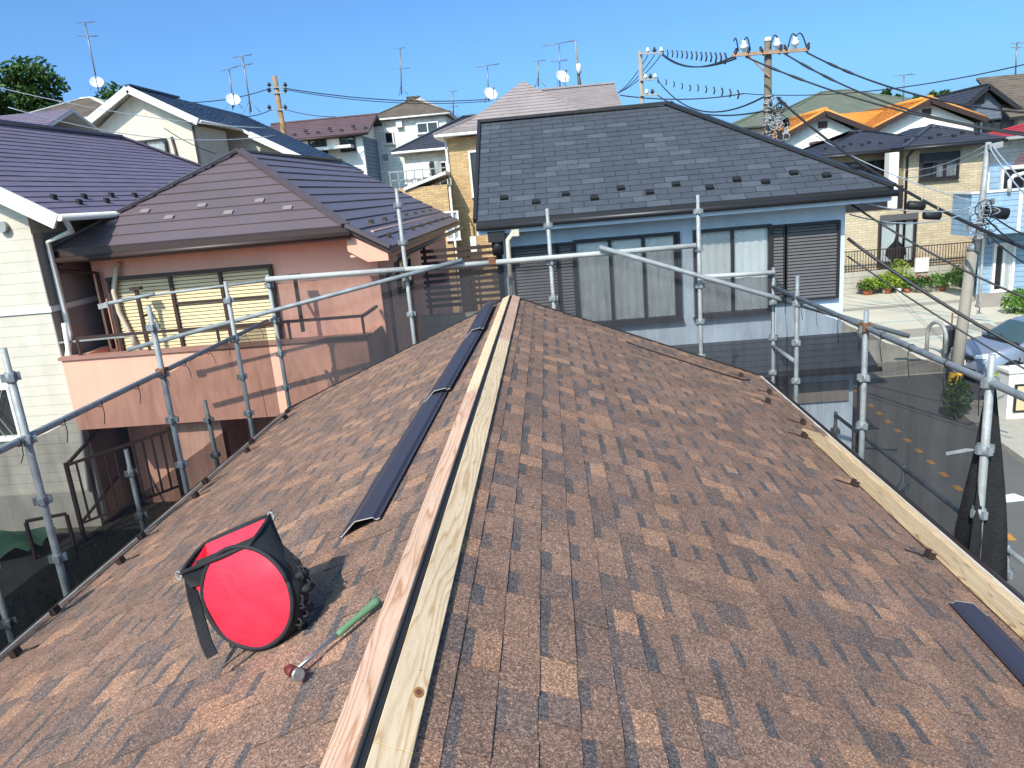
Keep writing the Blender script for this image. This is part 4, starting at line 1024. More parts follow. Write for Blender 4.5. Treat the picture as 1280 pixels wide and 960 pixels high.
def simple_house(name, label, x0, x1, y0, y1, ze, mm, axis, h0, h1, wall, roof, over=.5, zb=None, exp=.25, thick=.03, fascia='white', ze_wall=None, cap=None, wid=None):
    """hip or gable house; x0..y1 is the eave outline"""
    zb = gz(0, (y0+y1)/2)-.3 if zb is None else zb
    T = thing(name, label, "house", ((x0+x1)/2, (y0+y1)/2, max(zb, 0)))
    f, A, B = hip(x0, x1, y0, y1, ze, mm, axis, h0, h1)
    rf = slab_roof(T, f, .14, M[fascia]); lay(rf, f, exp, wid, thick, M[roof], "roof_courses", False)
    mb = MB(); z_ = V((0, 0, .06)); mb.bar(A+z_, B+z_ + (V((.01, 0, 0)) if (A-B).length < .01 else V((0, 0, 0))), .22, .07)
    if h0:
        for c in ([(x0, y0), (x0, y1)] if axis == 'x' else [(x0, y0), (x1, y0)]): mb.bar(V((c[0], c[1], ze+.03)), A+z_, .2, .06)
    if h1:
        for c in ([(x1, y0), (x1, y1)] if axis == 'x' else [(x0, y1), (x1, y1)]): mb.bar(V((c[0], c[1], ze+.03)), B+z_, .2, .06)
    part(rf, "ridge_cap", mb, M[cap or roof])
    g = None; zw = ze-.15; o = over; hs = ((y1-y0) if axis == 'x' else (x1-x0))/2
    mb = MB(); mb.box(x0+o, x1-o, y0+o, y1-o, zb, zw)
    if axis == 'x' and not (h0 and h1):
        mb.prism([(x0+o+(hs if h0 else 0), y0+o, zw), (x0+o+(hs if h0 else 0), y1-o, zw), (x0+o+(hs if h0 else 0), (y0+y1)/2, ze+mm*(hs-o)-.02)], ((x1-x0)-2*o-(hs if h0 else 0)-(hs if h1 else 0), 0, 0))
    if axis == 'y' and not (h0 and h1):
        mb.prism([(x0+o, y0+o, zw), (x1-o, y0+o, zw), ((x0+x1)/2, y0+o, ze+mm*(hs)-.16)], (0, (y1-y0)-2*o-(hs if h1 else 0), 0))
    part(T, "wall", mb, M[wall])
    pipe_part(T, "gutter", [(x0, y0-.06, ze-.08), (x1, y0-.06, ze-.08)], .06, fascia) if axis == 'x' or h0 else None
    if axis == 'y':
        for xx in (x0-.06, x1+.06): pipe_part(T, "gutter", [(xx, y0, ze-.08), (xx, y1, ze-.08)], .06, fascia)
        if not h0:
            mb = MB(); mb.bar((x0, y0-.03, ze-.1), (A.x, y0-.03, A.z-.1), .07, .26); mb.bar((x1, y0-.03, ze-.1), (A.x, y0-.03, A.z-.1), .07, .26); part(T, "bargeboard", mb, M[fascia])
    return T, rf
# gable house with the blue roof
T, rf = simple_house("gable_house", "cream gable house with dark blue roof and broad white bargeboards behind the purple roof", -17.95, -13.0, 29.4, 33.4, 9.28, .56, 'y', False, False, 'cream', 'roofblue', .45, wid=.9, exp=.24)
mb = MB()
for x in (-17.5, -13.42): mb.box(x-.05, x+.05, 29.80, 29.846, 3, 9.1)
part(T, "corner_trim", mb, M['darkframe'])
a = at(162, 196, 29.8); b_ = at(205, 172, 29.8)
window(T, '-y', a.x, b_.x, a.z-.3, b_.z-.1, 29.846, 2, .07, curtain=[(0, 1, 'curtain2', 0)], dep=.14)
pipe_part(T, "cable_duct", [(b_.x+.3, 29.8, b_.z), (b_.x+.45, 29.8, b_.z-1.6)], .05, 'brown')
mb = MB(); xa, za = -15.47, 9.28+.56*2.475
pl = [V((-15.47, 33.4, za)), V((-9.6, 33.4, za-.56*5.87)), V((-9.6, 40.5, za-.56*5.87)), V((-15.47, 40.5, za))]
pl2 = [V((-19.5, 40.5, za-.56*4.0)), V((-19.5, 33.4, za-.56*4.0)), V((-15.47, 33.4, za)), V((-15.47, 40.5, za))]
rf2 = slab_roof(T, [pl, pl2], .14, M['white'], "rear_roof"); lay(rf2, [pl, pl2], .24, .9, .03, M['roofblue'], "roof_courses", False)
mb = MB(); mb.bar(V((-12.6, 33.36, za-.56*2.87-.1)), V((-9.6, 33.36, za-.56*5.87-.1)), .07, .26); part(T, "bargeboard", mb, M['white'])
pipe_part(T, "gutter", [(-9.55, 33.3, za-.56*5.87-.1), (-9.55, 40.5, za-.56*5.87-.1)], .07, 'darkframe')
mb = MB(); mb.box(-18.8, -10.1, 33.9, 40, 3, za-.56*5.6); mb.prism([(-15.4, 33.9, za-.56*5.6), (-10.1, 33.9, za-.56*5.6), (-15.4, 33.9, za-.2)], (0, 6, 0)); part(T, "rear_wall", mb, M['cream'])
window(T, '-y', -12.05, -11.4, 7.2, 7.75, 33.9, 1, .06, dep=.1)
window(T, '-y', -10.75, -10.3, 6.9, 7.5, 33.9, 1, .06, dep=.1)
# small brown-roofed house
T, rf = simple_house("brown_roof_house", "small house with a weathered brown slate hip roof beside the tree at the far left", -28.6, -21.0, 39.0, 46, 11.1, .40, 'x', True, True, 'cream', 'rooftan', .5, exp=.28, cap='white')
# maroon-roofed white house
T, rf = simple_house("maroon_roof_house", "white house with a maroon metal roof and blue grey side wall", -17.6, -10.55, 47.4, 54, 9.85, .40, 'x', False, False, 'offwhite', 'roofmaroon', .5, exp=.40, fascia='brown')
mb = MB(); mb.box(-11.049, -11.01, 47.92, 53.5, 3, 9.7); part(T, "side_cladding", mb, M['lap_slate'])
a = at(428, 188, 47.9); b_ = at(442, 172, 47.9); window(T, '-y', a.x, b_.x, a.z, b_.z, 47.9, 2, .08, dep=.12)
a = at(390, 197, 47.9); b_ = at(406, 174, 47.9); window(T, '-y', a.x, b_.x, a.z, b_.z, 47.9, 1, .08, dep=.12)
mb = MB(); mb.box(-16.5, -11.6, 46.9, 47.88, 9.05, 9.22); part(T, "canopy", mb, M['white'])
for i in range(9):
    p = V((-16.9+i*.75, 47.9, 10.1)); mb = MB(); mb.box(p.x, p.x+.2, p.y, p.y+.15, 10.06+(i % 2)*.18, 10.22+(i % 2)*.18); part(rf, "snow_guard", mb, M['black'])
# pale stone house
T, rf = simple_house("pale_stone_house", "pale stone clad house with a brown pyramid roof behind the salmon house", -11.55, -5.9, 51.5, 58, 11.0, .46, 'x', True, True, 'stone_white', 'rooftan', .35, exp=.26, fascia='white')
a = at(483, 179, 51.8); b_ = at(490, 166, 51.8); window(T, '-y', a.x, b_.x, a.z, b_.z, 51.84, 1, .09, m='white', dep=.12, back='dim')
a = at(523, 166, 51.8); b_ = at(546, 153, 51.8); window(T, '-y', a.x, b_.x, a.z, b_.z, 51.84, 2, .08, m='white', dep=.12)
mb = MB(); c = at(499, 155, 51.7); mb.obox(c, (.2, 0, 0), (0, .12, 0), (0, 0, .22)); part(T, "vent_box", mb, M['white'])
mb = MB(); c = at(482, 196, 51.7); mb.obox(c, (.15, 0, 0), (0, .12, 0), (0, 0, .15)); part(T, "vent_hood", mb, M['galv'])
# dark roofed house with laundry balcony
T, rf = simple_house("laundry_house", "beige house with a dark slate roof and a balcony hung with laundry", -7.45, -1.5, 38.2, 45, 8.0, .48, 'x', True, False, 'stone_white', 'roofdark', .5, exp=.25, fascia='white', wid=.9)
mb = MB(); x0, x1 = -7.5, -4.6; mb.box(x0, x1, 37.0, 37.1, 4.8, 6.22); mb.box(x0, x0+.1, 37.1, 38.7, 4.8, 6.22); mb.box(x0+.1, x1, 37.1, 38.7, 5.1, 5.2); bal = part(T, "balcony", mb, M['brick_tan'])
mb = MB(); mb.bar((x0, 37.05, 7.0), (x1, 37.05, 7.0), .05, .05); mb.bar((x0, 37.05, 6.6), (x1, 37.05, 6.6), .04, .04)
for k in range(8): xx = x0+.05+k*(x1-x0-.1)/7; mb.box(xx-.02, xx+.02, 37.03, 37.07, 6.2, 7.0)
part(bal, "rail", mb, M['galv'])
window(T, '-y', -6.4, -4.9, 5.3, 7.3, 38.7, 2, .06, m='white', dep=.1)
for k, (u, w_, c, h) in enumerate([(508, .42, 'white', .95), (516, .38, 'curtain', .8), (523, .3, 'white', 1.05), (531, .42, 'curtain2', .7), (538, .3, 'dim', .75), (546, .35, 'galv', .6)]):
    p = at(u, 197, 37.5); mb = MB(); vs = []
    for j in range(5):
        for i in range(5): vs.append((p.x-w_/2+w_*i/4, 37.5+.04*math.sin(i*2+j), 7.35-h*j/4))
    mb.add(vs, [(j*5+i, j*5+i+1, j*5+i+6, j*5+i+5) for j in range(4) for i in range(4)], smooth=True)
    solo("laundry", mb, M[c], ["long white sheet at the left end of the laundry line", "grey white towel second from the left on the laundry line", "white shirt in the middle of the laundry line, longest piece", "pale cloth right of the long white shirt on the line", "small black garment on the laundry line", "short grey garment at the right end of the laundry line"][k], "laundry", "laundry hung on the far balcony", loc=p)
# tan brick house, taupe roof
T, rf = simple_house("tan_brick_house", "tan brick house with a wide taupe slate roof behind the blue house", -4.35, 3.4, 31.6, 40, 8.1, .42, 'x', True, False, 'brick_tan', 'rooftaupe', .45, exp=.24, fascia='white', wid=.8)
f, A, B = hip(-3.3, 2.0, 32.1, 41, 8.3, .72, 'y', True, False); rf2 = slab_roof(T, f, .12, M['white'], "upper_roof"); lay(rf2, f, .24, .8, .03, M['rooftaupe'], "roof_courses", False)
mb = MB(); mb.box(-5.6, -3.91, 30.6, 34, 0, 6.1); part(T, "side_wing", mb, M['brick_tan'])
mb = MB(); mb.prism([(-5.65, 30.5, 6.0), (-3.9, 30.5, 6.5), (-3.9, 30.5, 6.62), (-5.65, 30.5, 6.12)], (0, 3.6, 0)); part(T, "wing_coping", mb, M['white'])
a = at(561, 298, 30.55); window(T, '-y', a.x, a.x+.42, a.z, a.z+1.0, 30.6, 1, .07, m='white', dep=.1, curtain=[(0, 1, 'curtain2', 0)])
a = at(597, 215, 32); window(T, '-y', -3.0, -2.2, 5.6, 7.3, 32.05, 1, .08, m='white', dep=.12)
a = at(592, 305, 30.5); mb = MB(); mb.obox(a, (.12, 0, 0), (0, .1, 0), (0, 0, .3)); part(T, "meter_box", mb, M['white'])
pipe_part(T, "downpipe", [(-3.96, 32.0, 8.0), (-3.96, 31.9, 6.2), (-3.8, 30.5, 5.9), (-3.8, 30.5, .1)], .05, 'white')
# green-grey roofs far right
T, rf = simple_house("green_roof_house", "far house with a broad grey green slate roof behind the orange roofs", 17.0, 31, 60, 72, 8.9, .40, 'x', True, True, 'cream', 'roofgreen', .6, exp=.3, fascia='darkframe')
T, rf = simple_house("green_roof_house", "far house with a lower grey green roof, half hidden behind the tall utility pole", 13.0, 21.5, 56, 63, 8.6, .35, 'x', True, True, 'stone_white', 'roofgreen', .6, exp=.3, fascia='darkframe')
# orange tile houses: gable towards viewer
def orange(label, x0, x1, y0, y1, ze, mm, zb):
    T, rf = simple_house("orange_tile_house", label, x0, x1, y0, y1, ze, mm, 'y', False, False, 'offwhite', 'rooforange', .5, zb=zb, exp=.30, thick=.06, fascia='brown', wid=.32)
    mb = MB(); xc = (x0+x1)/2; zr = ze+mm*(x1-x0)/2
    mb.tube([(xc, y0, zr+.1), (xc, y1, zr+.1)], .13, 8); part(rf, "ridge_tile", mb, M['rooforange'])
    for s, xx in ((1, x0), (-1, x1)):
        mb = MB(); mb.tube([(xx, y0+.05, ze+.05), (xc, y0+.05, zr+.06)], .09, 8); part(rf, "verge_tile", mb, M['rooforange'])
    mb = MB(); mb.box(xc-.25, xc+.25, y0+.44, y0+.498, zr-.85, zr-.5); part(T, "gable_vent", mb, M['brown'])
    return T
T = orange("white house with an orange tile gable roof beside the tall utility pole", 13.2, 18.4, 44.5, 53, 7.25, .46, 0)
a = at(1014, 192, 44.9); window(T, '-y', a.x, a.x+1.3, a.z-.6, a.z+.35, 45.0, 2, .07, m='white', dep=.1)
mb = MB(); mb.box(a.x-.1, 19.5, 43.9, 45, a.z+.5, a.z+.62); part(T, "canopy", mb, M['brown'])
T = orange("white house with an orange tile gable roof behind the dark hip roof", 19.6, 26.2, 47.5, 57, 7.4, .42, 0)
pl = [V((17.6, 49.5, 6.9)), V((22.8, 49.5, 6.9)), V((22.8, 53.5, 8.75)), V((19.0, 53.5, 8.75))]
rf3 = slab_roof(T, [pl], .12, M['brown'], "wing_roof"); lay(rf3, [pl], .3, .32, .06, M['rooforange'], "roof_courses", False)
mb = MB(); mb.box(18.4, 22.6, 50.2, 54, 0, 6.85); part(T, "wing_wall", mb, M['cream'])
# cream brick house across the parking lot
T = thing("cream_brick_house", "cream brick house with a dark hip roof behind the parking lot and its planters", "house", (16, 37, 0))
f, A, B = hip(15.1, 19.2, 33.4, 39.5, 6.02, .40, 'y', True, True)
g, A2, B2 = hip(11.9, 18.0, 34.6, 41.5, 6.0, .30, 'x', True, True)
rf = slab_roof(T, f, .12, M['darkframe']); lay(rf, f, .24, .8, .03, M['roofdark'], "roof_courses", False)
rg = slab_roof(T, g, .12, M['darkframe'], "wing_roof"); lay(rg, g, .24, .8, .03, M['roofdark'], "roof_courses", False)
mb = MB()
for c in ((15.1, 33.4), (19.2, 33.4)): mb.bar(V((c[0], c[1], 6.05)), A+V((0, 0, .06)), .2, .06)
part(rf, "ridge_cap", mb, M['roofdark'])
for i in range(8): mb = MB(); mb.box(15.4+i*.48, 15.55+i*.48, 33.9+(i % 2)*.25, 34.05+(i % 2)*.25, 6.2+(i % 2)*.1, 6.36+(i % 2)*.1); part(rf, "snow_guard", mb, M['black'])
for i in range(7): mb = MB(); mb.box(12.5+i*.4, 12.62+i*.4, 35.3+(i % 2)*.25, 35.42+(i % 2)*.25, 6.2+(i % 2)*.1, 6.34+(i % 2)*.1); part(rg, "snow_guard", mb, M['black'])
yw = 34.0
wall_box(T, 15.4, 18.85, yw, 39, .9, 5.9, 'brick_cream'); wall_box(T, 12.4, 15.398, 35.4, 40.5, .9, 5.88, 'brick_cream', name="wing_wall")
mb = MB(); mb.box(12.4, 15.398, 34.0, 35.399, .9, 3.5); part(T, "ground_floor", mb, M['brick_cream'])
mb = MB(); mb.box(12.3, 15.398, 33.95, 34.05, 3.5, 4.45)
part(T, "balcony", mb, M['darkframe'])
mb = MB(); mb.box(14.75, 15.15, 33.93, 34.4, 3.5, 5.85); part(T, "balcony_post", mb, M['offwhite'])
pipe_part(T, "gutter", [(15.05, 33.34, 5.93), (19.25, 33.34, 5.93)], .07, 'darkframe'); pipe_part(T, "gutter", [(11.9, 34.54, 5.9), (15.1, 34.54, 5.9)], .07, 'darkframe')
pipe_part(T, "downpipe", [(15.5, 33.4, 5.9), (15.48, 33.9, 5.6), (15.48, 33.9, 1.0)], .055, 'darkframe')
pipe_part(T, "downpipe", [(12.7, 33.9, 3.6), (12.7, 33.9, 1.0)], .06, 'brown')
a, b_ = at(1152, 223, yw-.1), at(1197, 191, yw-.1); window(T, '-y', a.x, b_.x, a.z, b_.z, yw, 3, .09, curtain=[(.45, 1, 'galv', 0)], dep=.16)
mb = MB(); mb.box(a.x-.02, b_.x+.02, yw-.2, yw-.161, b_.z-.32, b_.z+.05); part(T, "shutter_box", mb, M['darkframe'])
a, b_ = at(1100, 328, 33.9), at(1143, 275, 33.9); window(T, '-y', a.x, b_.x, a.z, b_.z, yw, 2, .1, curtain=[(0, .5, 'curtain2', -1), (.5, 1, 'curtain2', 1)], dep=.16)
mb = MB(); mb.box(a.x-.1, b_.x+.1, yw-.24, yw-.165, b_.z+.05, b_.z+.32); part(T, "shutter_box", mb, M['shutter'])
for u, v, w_ in ((1062, 215, .8), (1092, 212, .85)):
    a = at(u, v, 35.3); window(T, '-y', a.x-w_/2, a.x+w_/2, 4.2, 5.5, 35.4, 2, .08, dep=.1)
for k, (u, c) in enumerate([(1073, S(60, 160, 190)), (1086, S(60, 190, 180))]):
    a = at(u, 210, 33.8); mb = MB(); mb.add([(a.x-.22, 33.85, 4.5), (a.x+.22, 33.85, 4.5), (a.x+.2, 33.82, 4.1), (a.x-.2, 33.82, 4.1)], [(0, 1, 2, 3)]); mb.add([(a.x-.22, 33.88, 4.5), (a.x+.22, 33.88, 4.5), (a.x+.2, 33.9, 4.2), (a.x-.2, 33.9, 4.2)], [(0, 1, 2, 3)])
    solo("towel", mb, mat("teal_towel", c, .9, .1), ["blue towel hung over the dark balcony of the cream brick house", "turquoise towel right of the blue one on the dark balcony"][k], "towel", loc=a)
# retaining wall with blocks, fence, planters
rw = thing("retaining_wall", "grey block retaining wall between the parking lot and the cream house", "wall", (16, 33.4, 0))
mb = MB(); mb.box(12.2, 19.3, 33.2, 33.42, 0, .95); part(rw, "core", mb, M['concrete'])
for j in range(4):
    for i in range(-1, 13):
        a = 12.2+i*.6+(j % 2)*.3; b_ = min(a+.585, 19.3); a = max(a, 12.2)
        if b_-a > .1: mb = MB(); mb.box(a, b_, 33.175, 33.199, .02+j*.24, .245+j*.24); part(rw, "block", mb, M['concrete'])
fn = thing("railing", "dark thin barred railing on top of the grey retaining wall", "fence", (16, 33.3, .95))
mb = MB(); mb.bar((12.2, 33.3, 1.85), (19.3, 33.3, 1.85), .05, .04); mb.bar((12.2, 33.3, 1.1), (19.3, 33.3, 1.1), .04, .04); part(fn, "rail", mb, M['brown'])
for k in range(60): mb = MB(); x = 12.2+k*.12; mb.box(x-.011, x+.011, 33.29, 33.31, .95, 1.84); part(fn, "bar", mb, M['brown'])
mb = MB(); a = at(1152, 331, 33.15); mb.obox(a, (.28, 0, 0), (0, .05, 0), (0, 0, .3)); solo("notice_board", mb, M['white'], "small blank white board on the railing below the curtained window", "board", loc=a)

def leaf_blob(mb, c, rx, rz, n, sz, rr, up=.3):
    for _ in range(n):
        while True:
            d = V((rr.uniform(-1, 1), rr.uniform(-1, 1), rr.uniform(-1, 1)))
            if .1 < d.length < 1: break
        p = V(c)+V((d.x*rx, d.y*rx, d.z*rz)); a = V((rr.uniform(-1, 1), rr.uniform(-1, 1), rr.uniform(-.6, 1)+up)).normalized(); b_ = a.cross(V((rr.uniform(-1, 1), rr.uniform(-1, 1), rr.uniform(-1, 1)))).normalized()
        s = sz*rr.uniform(.6, 1.3); mb.add([p-a*s, p-b_*s*.4, p+a*s, p+b_*s*.4], [(0, 1, 2, 3)])
def m_leaf(name, c1, c2):
    t = NT(name); oi = t.n("ShaderNodeNewGeometry")
    c = t.mix(oi.outputs['Random Per Island'], c1, c2); t.done(c, .6, 0, .3)
    t.bs.inputs['Transmission Weight'].default_value = 0
    tr = t.n("ShaderNodeBsdfTranslucent"); t.l(c, tr.inputs[0]); mx = t.n("ShaderNodeMixShader"); mx.inputs[0].default_value = .25
    t.l(t.bs.outputs[0], mx.inputs[1]); t.l(tr.outputs[0], mx.inputs[2]); t.l(mx.outputs[0], t.out.inputs['Surface']); return t.m
LF = [m_leaf("dark_leaf", S(44, 76, 30, .7), S(84, 120, 44, .75)), m_leaf("yellow_green_leaf", S(120, 150, 50, .75), S(180, 196, 80, .8)), m_leaf("mid_green_leaf", S(64, 110, 44, .75), S(124, 160, 60, .8)), m_leaf("tree_leaf", S(48, 80, 40, .6), S(96, 130, 60, .7))]
M['terra'] = mat("terracotta_pot", S(190, 110, 80, .75), .8, .15, 6); M['flower'] = mat("red_flower", S(220, 70, 60), .7, .2)
rr = random.Random(21)
plab = ["terracotta pot of low red flowers at the left end of the planter row", "terracotta pot with yellow green grass, second along the planter row", "bushy yellow green pot plant near the left of the planter row", "low leafy plant in a grey pot beside the bushy yellow green one", "pot of spiky grass in the middle of the planter row", "tall light green shrub in a white pot, tallest of the row", "terracotta pot with a small dark green bush right of the white pot", "grey pot of dark leaves and red flowers below the notice board", "wide clump of bright grass at the right end of the planter row", "dark round shrub standing in the shade by the lot corner"]
for k, (u, v, r_, h, kind, potm) in enumerate([(1062, 362, .3, .35, 0, 'terra'), (1073, 364, .32, .5, 1, 'terra'), (1086, 360, .42, .7, 1, 'terra'), (1096, 364, .3, .5, 2, 'terra'), (1106, 366, .35, .6, 1, 'terra'), (1123, 366, .42, 1.2, 1, 'white'), (1134, 366, .25, .5, 2, 'terra'), (1152, 366, .4, .5, 0, 'terra'), (1178, 364, .55, .55, 2, 'terra'), (1196, 358, .4, .8, 0, 'black')]):
    p = atz(u, v, .006); p.y = min(p.y, 32.7); T = thing("potted_plant", plab[k], "potted plant", p, group="potted plants along the parking lot wall")
    pf = rr.uniform(.6, 1.0); potm = 'concrete' if k in (3, 7) else potm; mb = MB(); mb.tube([p, p+V((0, 0, .18*pf)), p+V((0, 0, .30*pf)), p+V((0, 0, .305*pf)), p+V((0, 0, .26*pf))], [.14*pf, .18*pf, .22*pf, .19*pf, .18*pf], 12); part(T, "pot", mb, M[potm]); r_ *= 1.3
    mb = MB(); leaf_blob(mb, p+V((0, 0, .22+h*.5)), r_, h*.55, int(180+260*r_), .075, rr)
    for _ in range(26):
        a = rr.uniform(0, 6.28); q = p+V((.08*math.cos(a), .08*math.sin(a), .3)); e = q+V((math.cos(a)*r_*.9, math.sin(a)*r_*.9, h*rr.uniform(.5, 1.1))); s_ = V((-math.sin(a), math.cos(a), 0))*.018
        mb.add([q-s_, q+s_, (q+e)/2+V((0, 0, .12))+s_, (q+e)/2+V((0, 0, .12))-s_, e], [(0, 1, 2, 3), (3, 2, 4)])
    part(T, "foliage", mb, LF[kind])
    if kind == 0:
        mb = MB(); leaf_blob(mb, p+V((0, 0, .35+h*.7)), r_, h*.4, 16, .05, rr); part(T, "flowers", mb, M['flower'], kind="stuff")
# light blue house at the right edge
T = thing("light_blue_house", "light blue clapboard house with a balcony and a sliding door at the right edge", "house", (18.5, 31, 0))
mb = MB(); mb.prism([(16.35, 29.6, 0), (24, 29.6, 0), (24, 36, 0), (20.2, 36, 0)], (0, 0, 5.0)); part(T, 'wall', mb, M['lap_blue'])
mb = MB(); mb.box(15.25, 22, 28.3, 28.42, 2.62, 4.12); mb.box(15.25, 15.37, 28.42, 29.598, 2.62, 4.12); mb.box(15.37, 22, 28.42, 29.598, 2.62, 2.74); bal = part(T, "balcony", mb, M['lap_blue'])
mb = MB(); mb.box(15.2, 22, 28.26, 28.46, 4.121, 4.19); mb.box(15.2, 15.41, 28.47, 29.59, 4.121, 4.19); mb.box(16.9, 17.02, 28.285, 28.299, 2.62, 4.12); part(bal, "coping", mb, M['white'])
a, b_ = at(1241, 362, 29.55), at(1262, 306, 29.55); window(T, '-y', a.x, b_.x+.12, a.z, b_.z, 29.6, 2, .1, m='white', curtain=[(.55, 1, 'curtain2', 0)], dep=.12)
window(T, '-y', 17.0, 18.6, 4.15, 4.85, 29.6, 2, .08, m='white', dep=.12)
pl = [V((16.75, 28.6, 5.0)), V((25, 28.6, 5.0)), V((25, 31.5, 6.1)), V((19.2, 31.5, 6.1))]
rf = slab_roof(T, [pl], .14, M['white']); lay(rf, [pl], .3, .9, .03, M['roofmaroon'], "roof_courses", False)
pipe_part(T, "gutter", [(16.7, 28.54, 4.9), (25, 28.54, 4.9)], .06, 'white'); pipe_part(T, "downpipe", [(16.45, 29.52, 4.8), (16.45, 29.52, .1)], .05, 'white')
pipe_part(T, "white_duct", [at(1262, 240, 28.2), at(1262, 226, 28.2), at(1267, 220, 28.2), at(1282, 216, 28.2)], .07, 'white')
mb = MB(); mb.box(15.6, 24, 28.0, 28.2, 0, .5); solo("low_wall", mb, M['greyrender'], "low dark grey wall in front of the light blue house", "wall", loc=(19, 28, 0))
for k, u in enumerate((1268, 1278)):
    p = atz(u, 392, .0); T2 = thing("green_bush", ["bright green bush by the low wall of the light blue house", "bright green bush at the picture's right edge by the low wall"][k], "bush", p)
    mb = MB(); leaf_blob(mb, p+V((0, 0, .45)), .45, .45, 260, .09, rr); part(T2, "foliage", mb, LF[2]); mb = MB(); mb.tube([p, p+V((0, 0, .4))], .03, 6); part(T2, "stem", mb, M['brown'])
# red and grey houses behind it
T, rf = simple_house("red_roof_house", "beige house with a bright red metal roof at the right edge", 22.3, 32, 36.5, 43, 6.15, .25, 'x', True, True, 'stone_white', 'roofred', .5, exp=.4, fascia='white')
window(T, '-y', 23.4, 24.6, 4.6, 5.8, 37.0, 2, .08, dep=.1)
T, rf = simple_house("grey_gable_house", "grey blue house with a steep brown roof and gable at the top right", 24.9, 29.6, 49.5, 56, 7.6, .78, 'y', False, False, 'lap_grey', 'roofdark', .5, exp=.28, fascia='darkframe')
for u in (1212, 1240):
    a = at(u, 158, 49.9); window(T, '-y', a.x-.45, a.x+.55, a.z-.75, a.z+.35, 50.0, 2, .09, dep=.14)
mb = MB(); a = at(1226, 123, 49.9); mb.obox(V((a.x, 49.98, a.z)), (.25, 0, 0), (0, .03, 0), (0, 0, .3)); part(T, "gable_vent", mb, M['darkframe'])
f = [[V((28.2, 48.8, 7.4)), V((40, 48.8, 7.4)), V((40, 53.5, 10.2)), V((28.6, 53.5, 10.2))]]
rf2 = slab_roof(T, f, .14, M['darkframe'], "wing_roof"); lay(rf2, f, .3, .9, .03, M['rooftan'], "roof_courses", False)
wall_box(T, 29.2, 40, 49.6, 54, 1, 7.5, 'offwhite', name="wing_wall"); window(T, '-y', 30.0, 31.4, 5.6, 6.9, 49.6, 2, .09, dep=.12)
# houses and wooded hill closing the gaps far behind
T, rf = simple_house("far_house", "far white house just showing between the brown roof and the gable house", -31, -22, 58, 66, 11.2, .4, 'x', True, True, 'offwhite', 'roofdark', .5, exp=.4)
T, rf = simple_house("far_house", "far beige house behind the black roof, left of the tall utility pole", 4, 13, 56, 64, 7.6, .36, 'x', True, True, 'stone_white', 'rooftaupe', .5, exp=.4)
T, rf = simple_house("far_house", "far brown roofed house at the right edge of the skyline", 33, 44, 60, 66, 9.0, .35, 'x', True, True, 'offwhite', 'roofdark', .5, exp=.4)
T, rf = simple_house("far_house", "far grey house behind the laundry balcony", -8, 0, 60, 68, 9.5, .4, 'x', True, True, 'lap_grey', 'roofdark', .5, exp=.4)

# ------------------------------------------------------------------ trees
def tree(name, label, base, h, crown_r, seed, leafm, nclump=60, nl=70, ls=.28, spread=1.0):
    rr = random.Random(seed); b = V(base); T = thing(name, label, "tree", b)
    mb = MB(); top = b+V((.3, 0, h*.62)); mb.tube([b, b+V((.1, 0, h*.3)), top, b+V((.2, .1, h*.9))], [h*.035, h*.028, h*.018, .03], 8)
    ends = []
    for k in range(11):
        a = 2*math.pi*k/11+rr.uniform(-.3, .3); z = h*rr.uniform(.35, .75); s = b+V((.15, 0, z)); e = s+V((math.cos(a)*crown_r*rr.uniform(.6, 1.0), math.sin(a)*crown_r*.8, h*rr.uniform(.08, .28)))
        mb.tube([s, (s+e)/2+V((0, 0, .2)), e], [h*.014, h*.009, .02], 6); ends.append(e)
    part(T, "trunk", mb, M['brown'])
    mb = MB()
    for k in range(nclump):
        e = rr.choice(ends); s = b+V((.2, 0, h*.6)); f = rr.uniform(.35, 1.12); c = s+(e-s)*f+V((rr.uniform(-.5, .5), rr.uniform(-.5, .5), rr.uniform(-.3, .6)))*crown_r*.35
        leaf_blob(mb, c, crown_r*rr.uniform(.10, .22)*spread, crown_r*rr.uniform(.07, .14)*spread, nl, ls, rr, .1)
    part(T, "crown", mb, LF[leafm]); return T
tree("broadleaf_tree", "large leafy tree with feathery branches at the top left behind the purple roof", (-32.4, 48, 0), 16.6, 5.7, 4, 3, 330, 110, .19)
tree("far_tree", "dark green treetop beyond the green roofs on the right", at(1095, 150, 75) - V((0, 0, 8)), 10.0, 3.0, 5, 0, 50, 40, .4)
tree("far_tree", "dark treetop peeping over the right orange roof", at(1143, 150, 76) - V((0, 0, 8)), 10.6, 2.4, 6, 0, 50, 40, .4)
# shrubs by the road on the right
for k, (u, v, r_, lf, lab_) in enumerate([(1194, 512, .30, 0, "dark shrub at the foot of the concrete pole behind the net"), (1249, 497, .3, 1, "yellow flowering shrub beside the black iron fence")]):
    p = atz(u, v+12, 0); T2 = thing("roadside_shrub", lab_, "shrub", p); mb = MB(); leaf_blob(mb, p+V((0, 0, .5)), r_, .45, 420, .08, rr); part(T2, "foliage", mb, LF[lf])
    mb = MB(); mb.tube([p, p+V((0, 0, .5))], .025, 6); part(T2, "stem", mb, M['brown'])
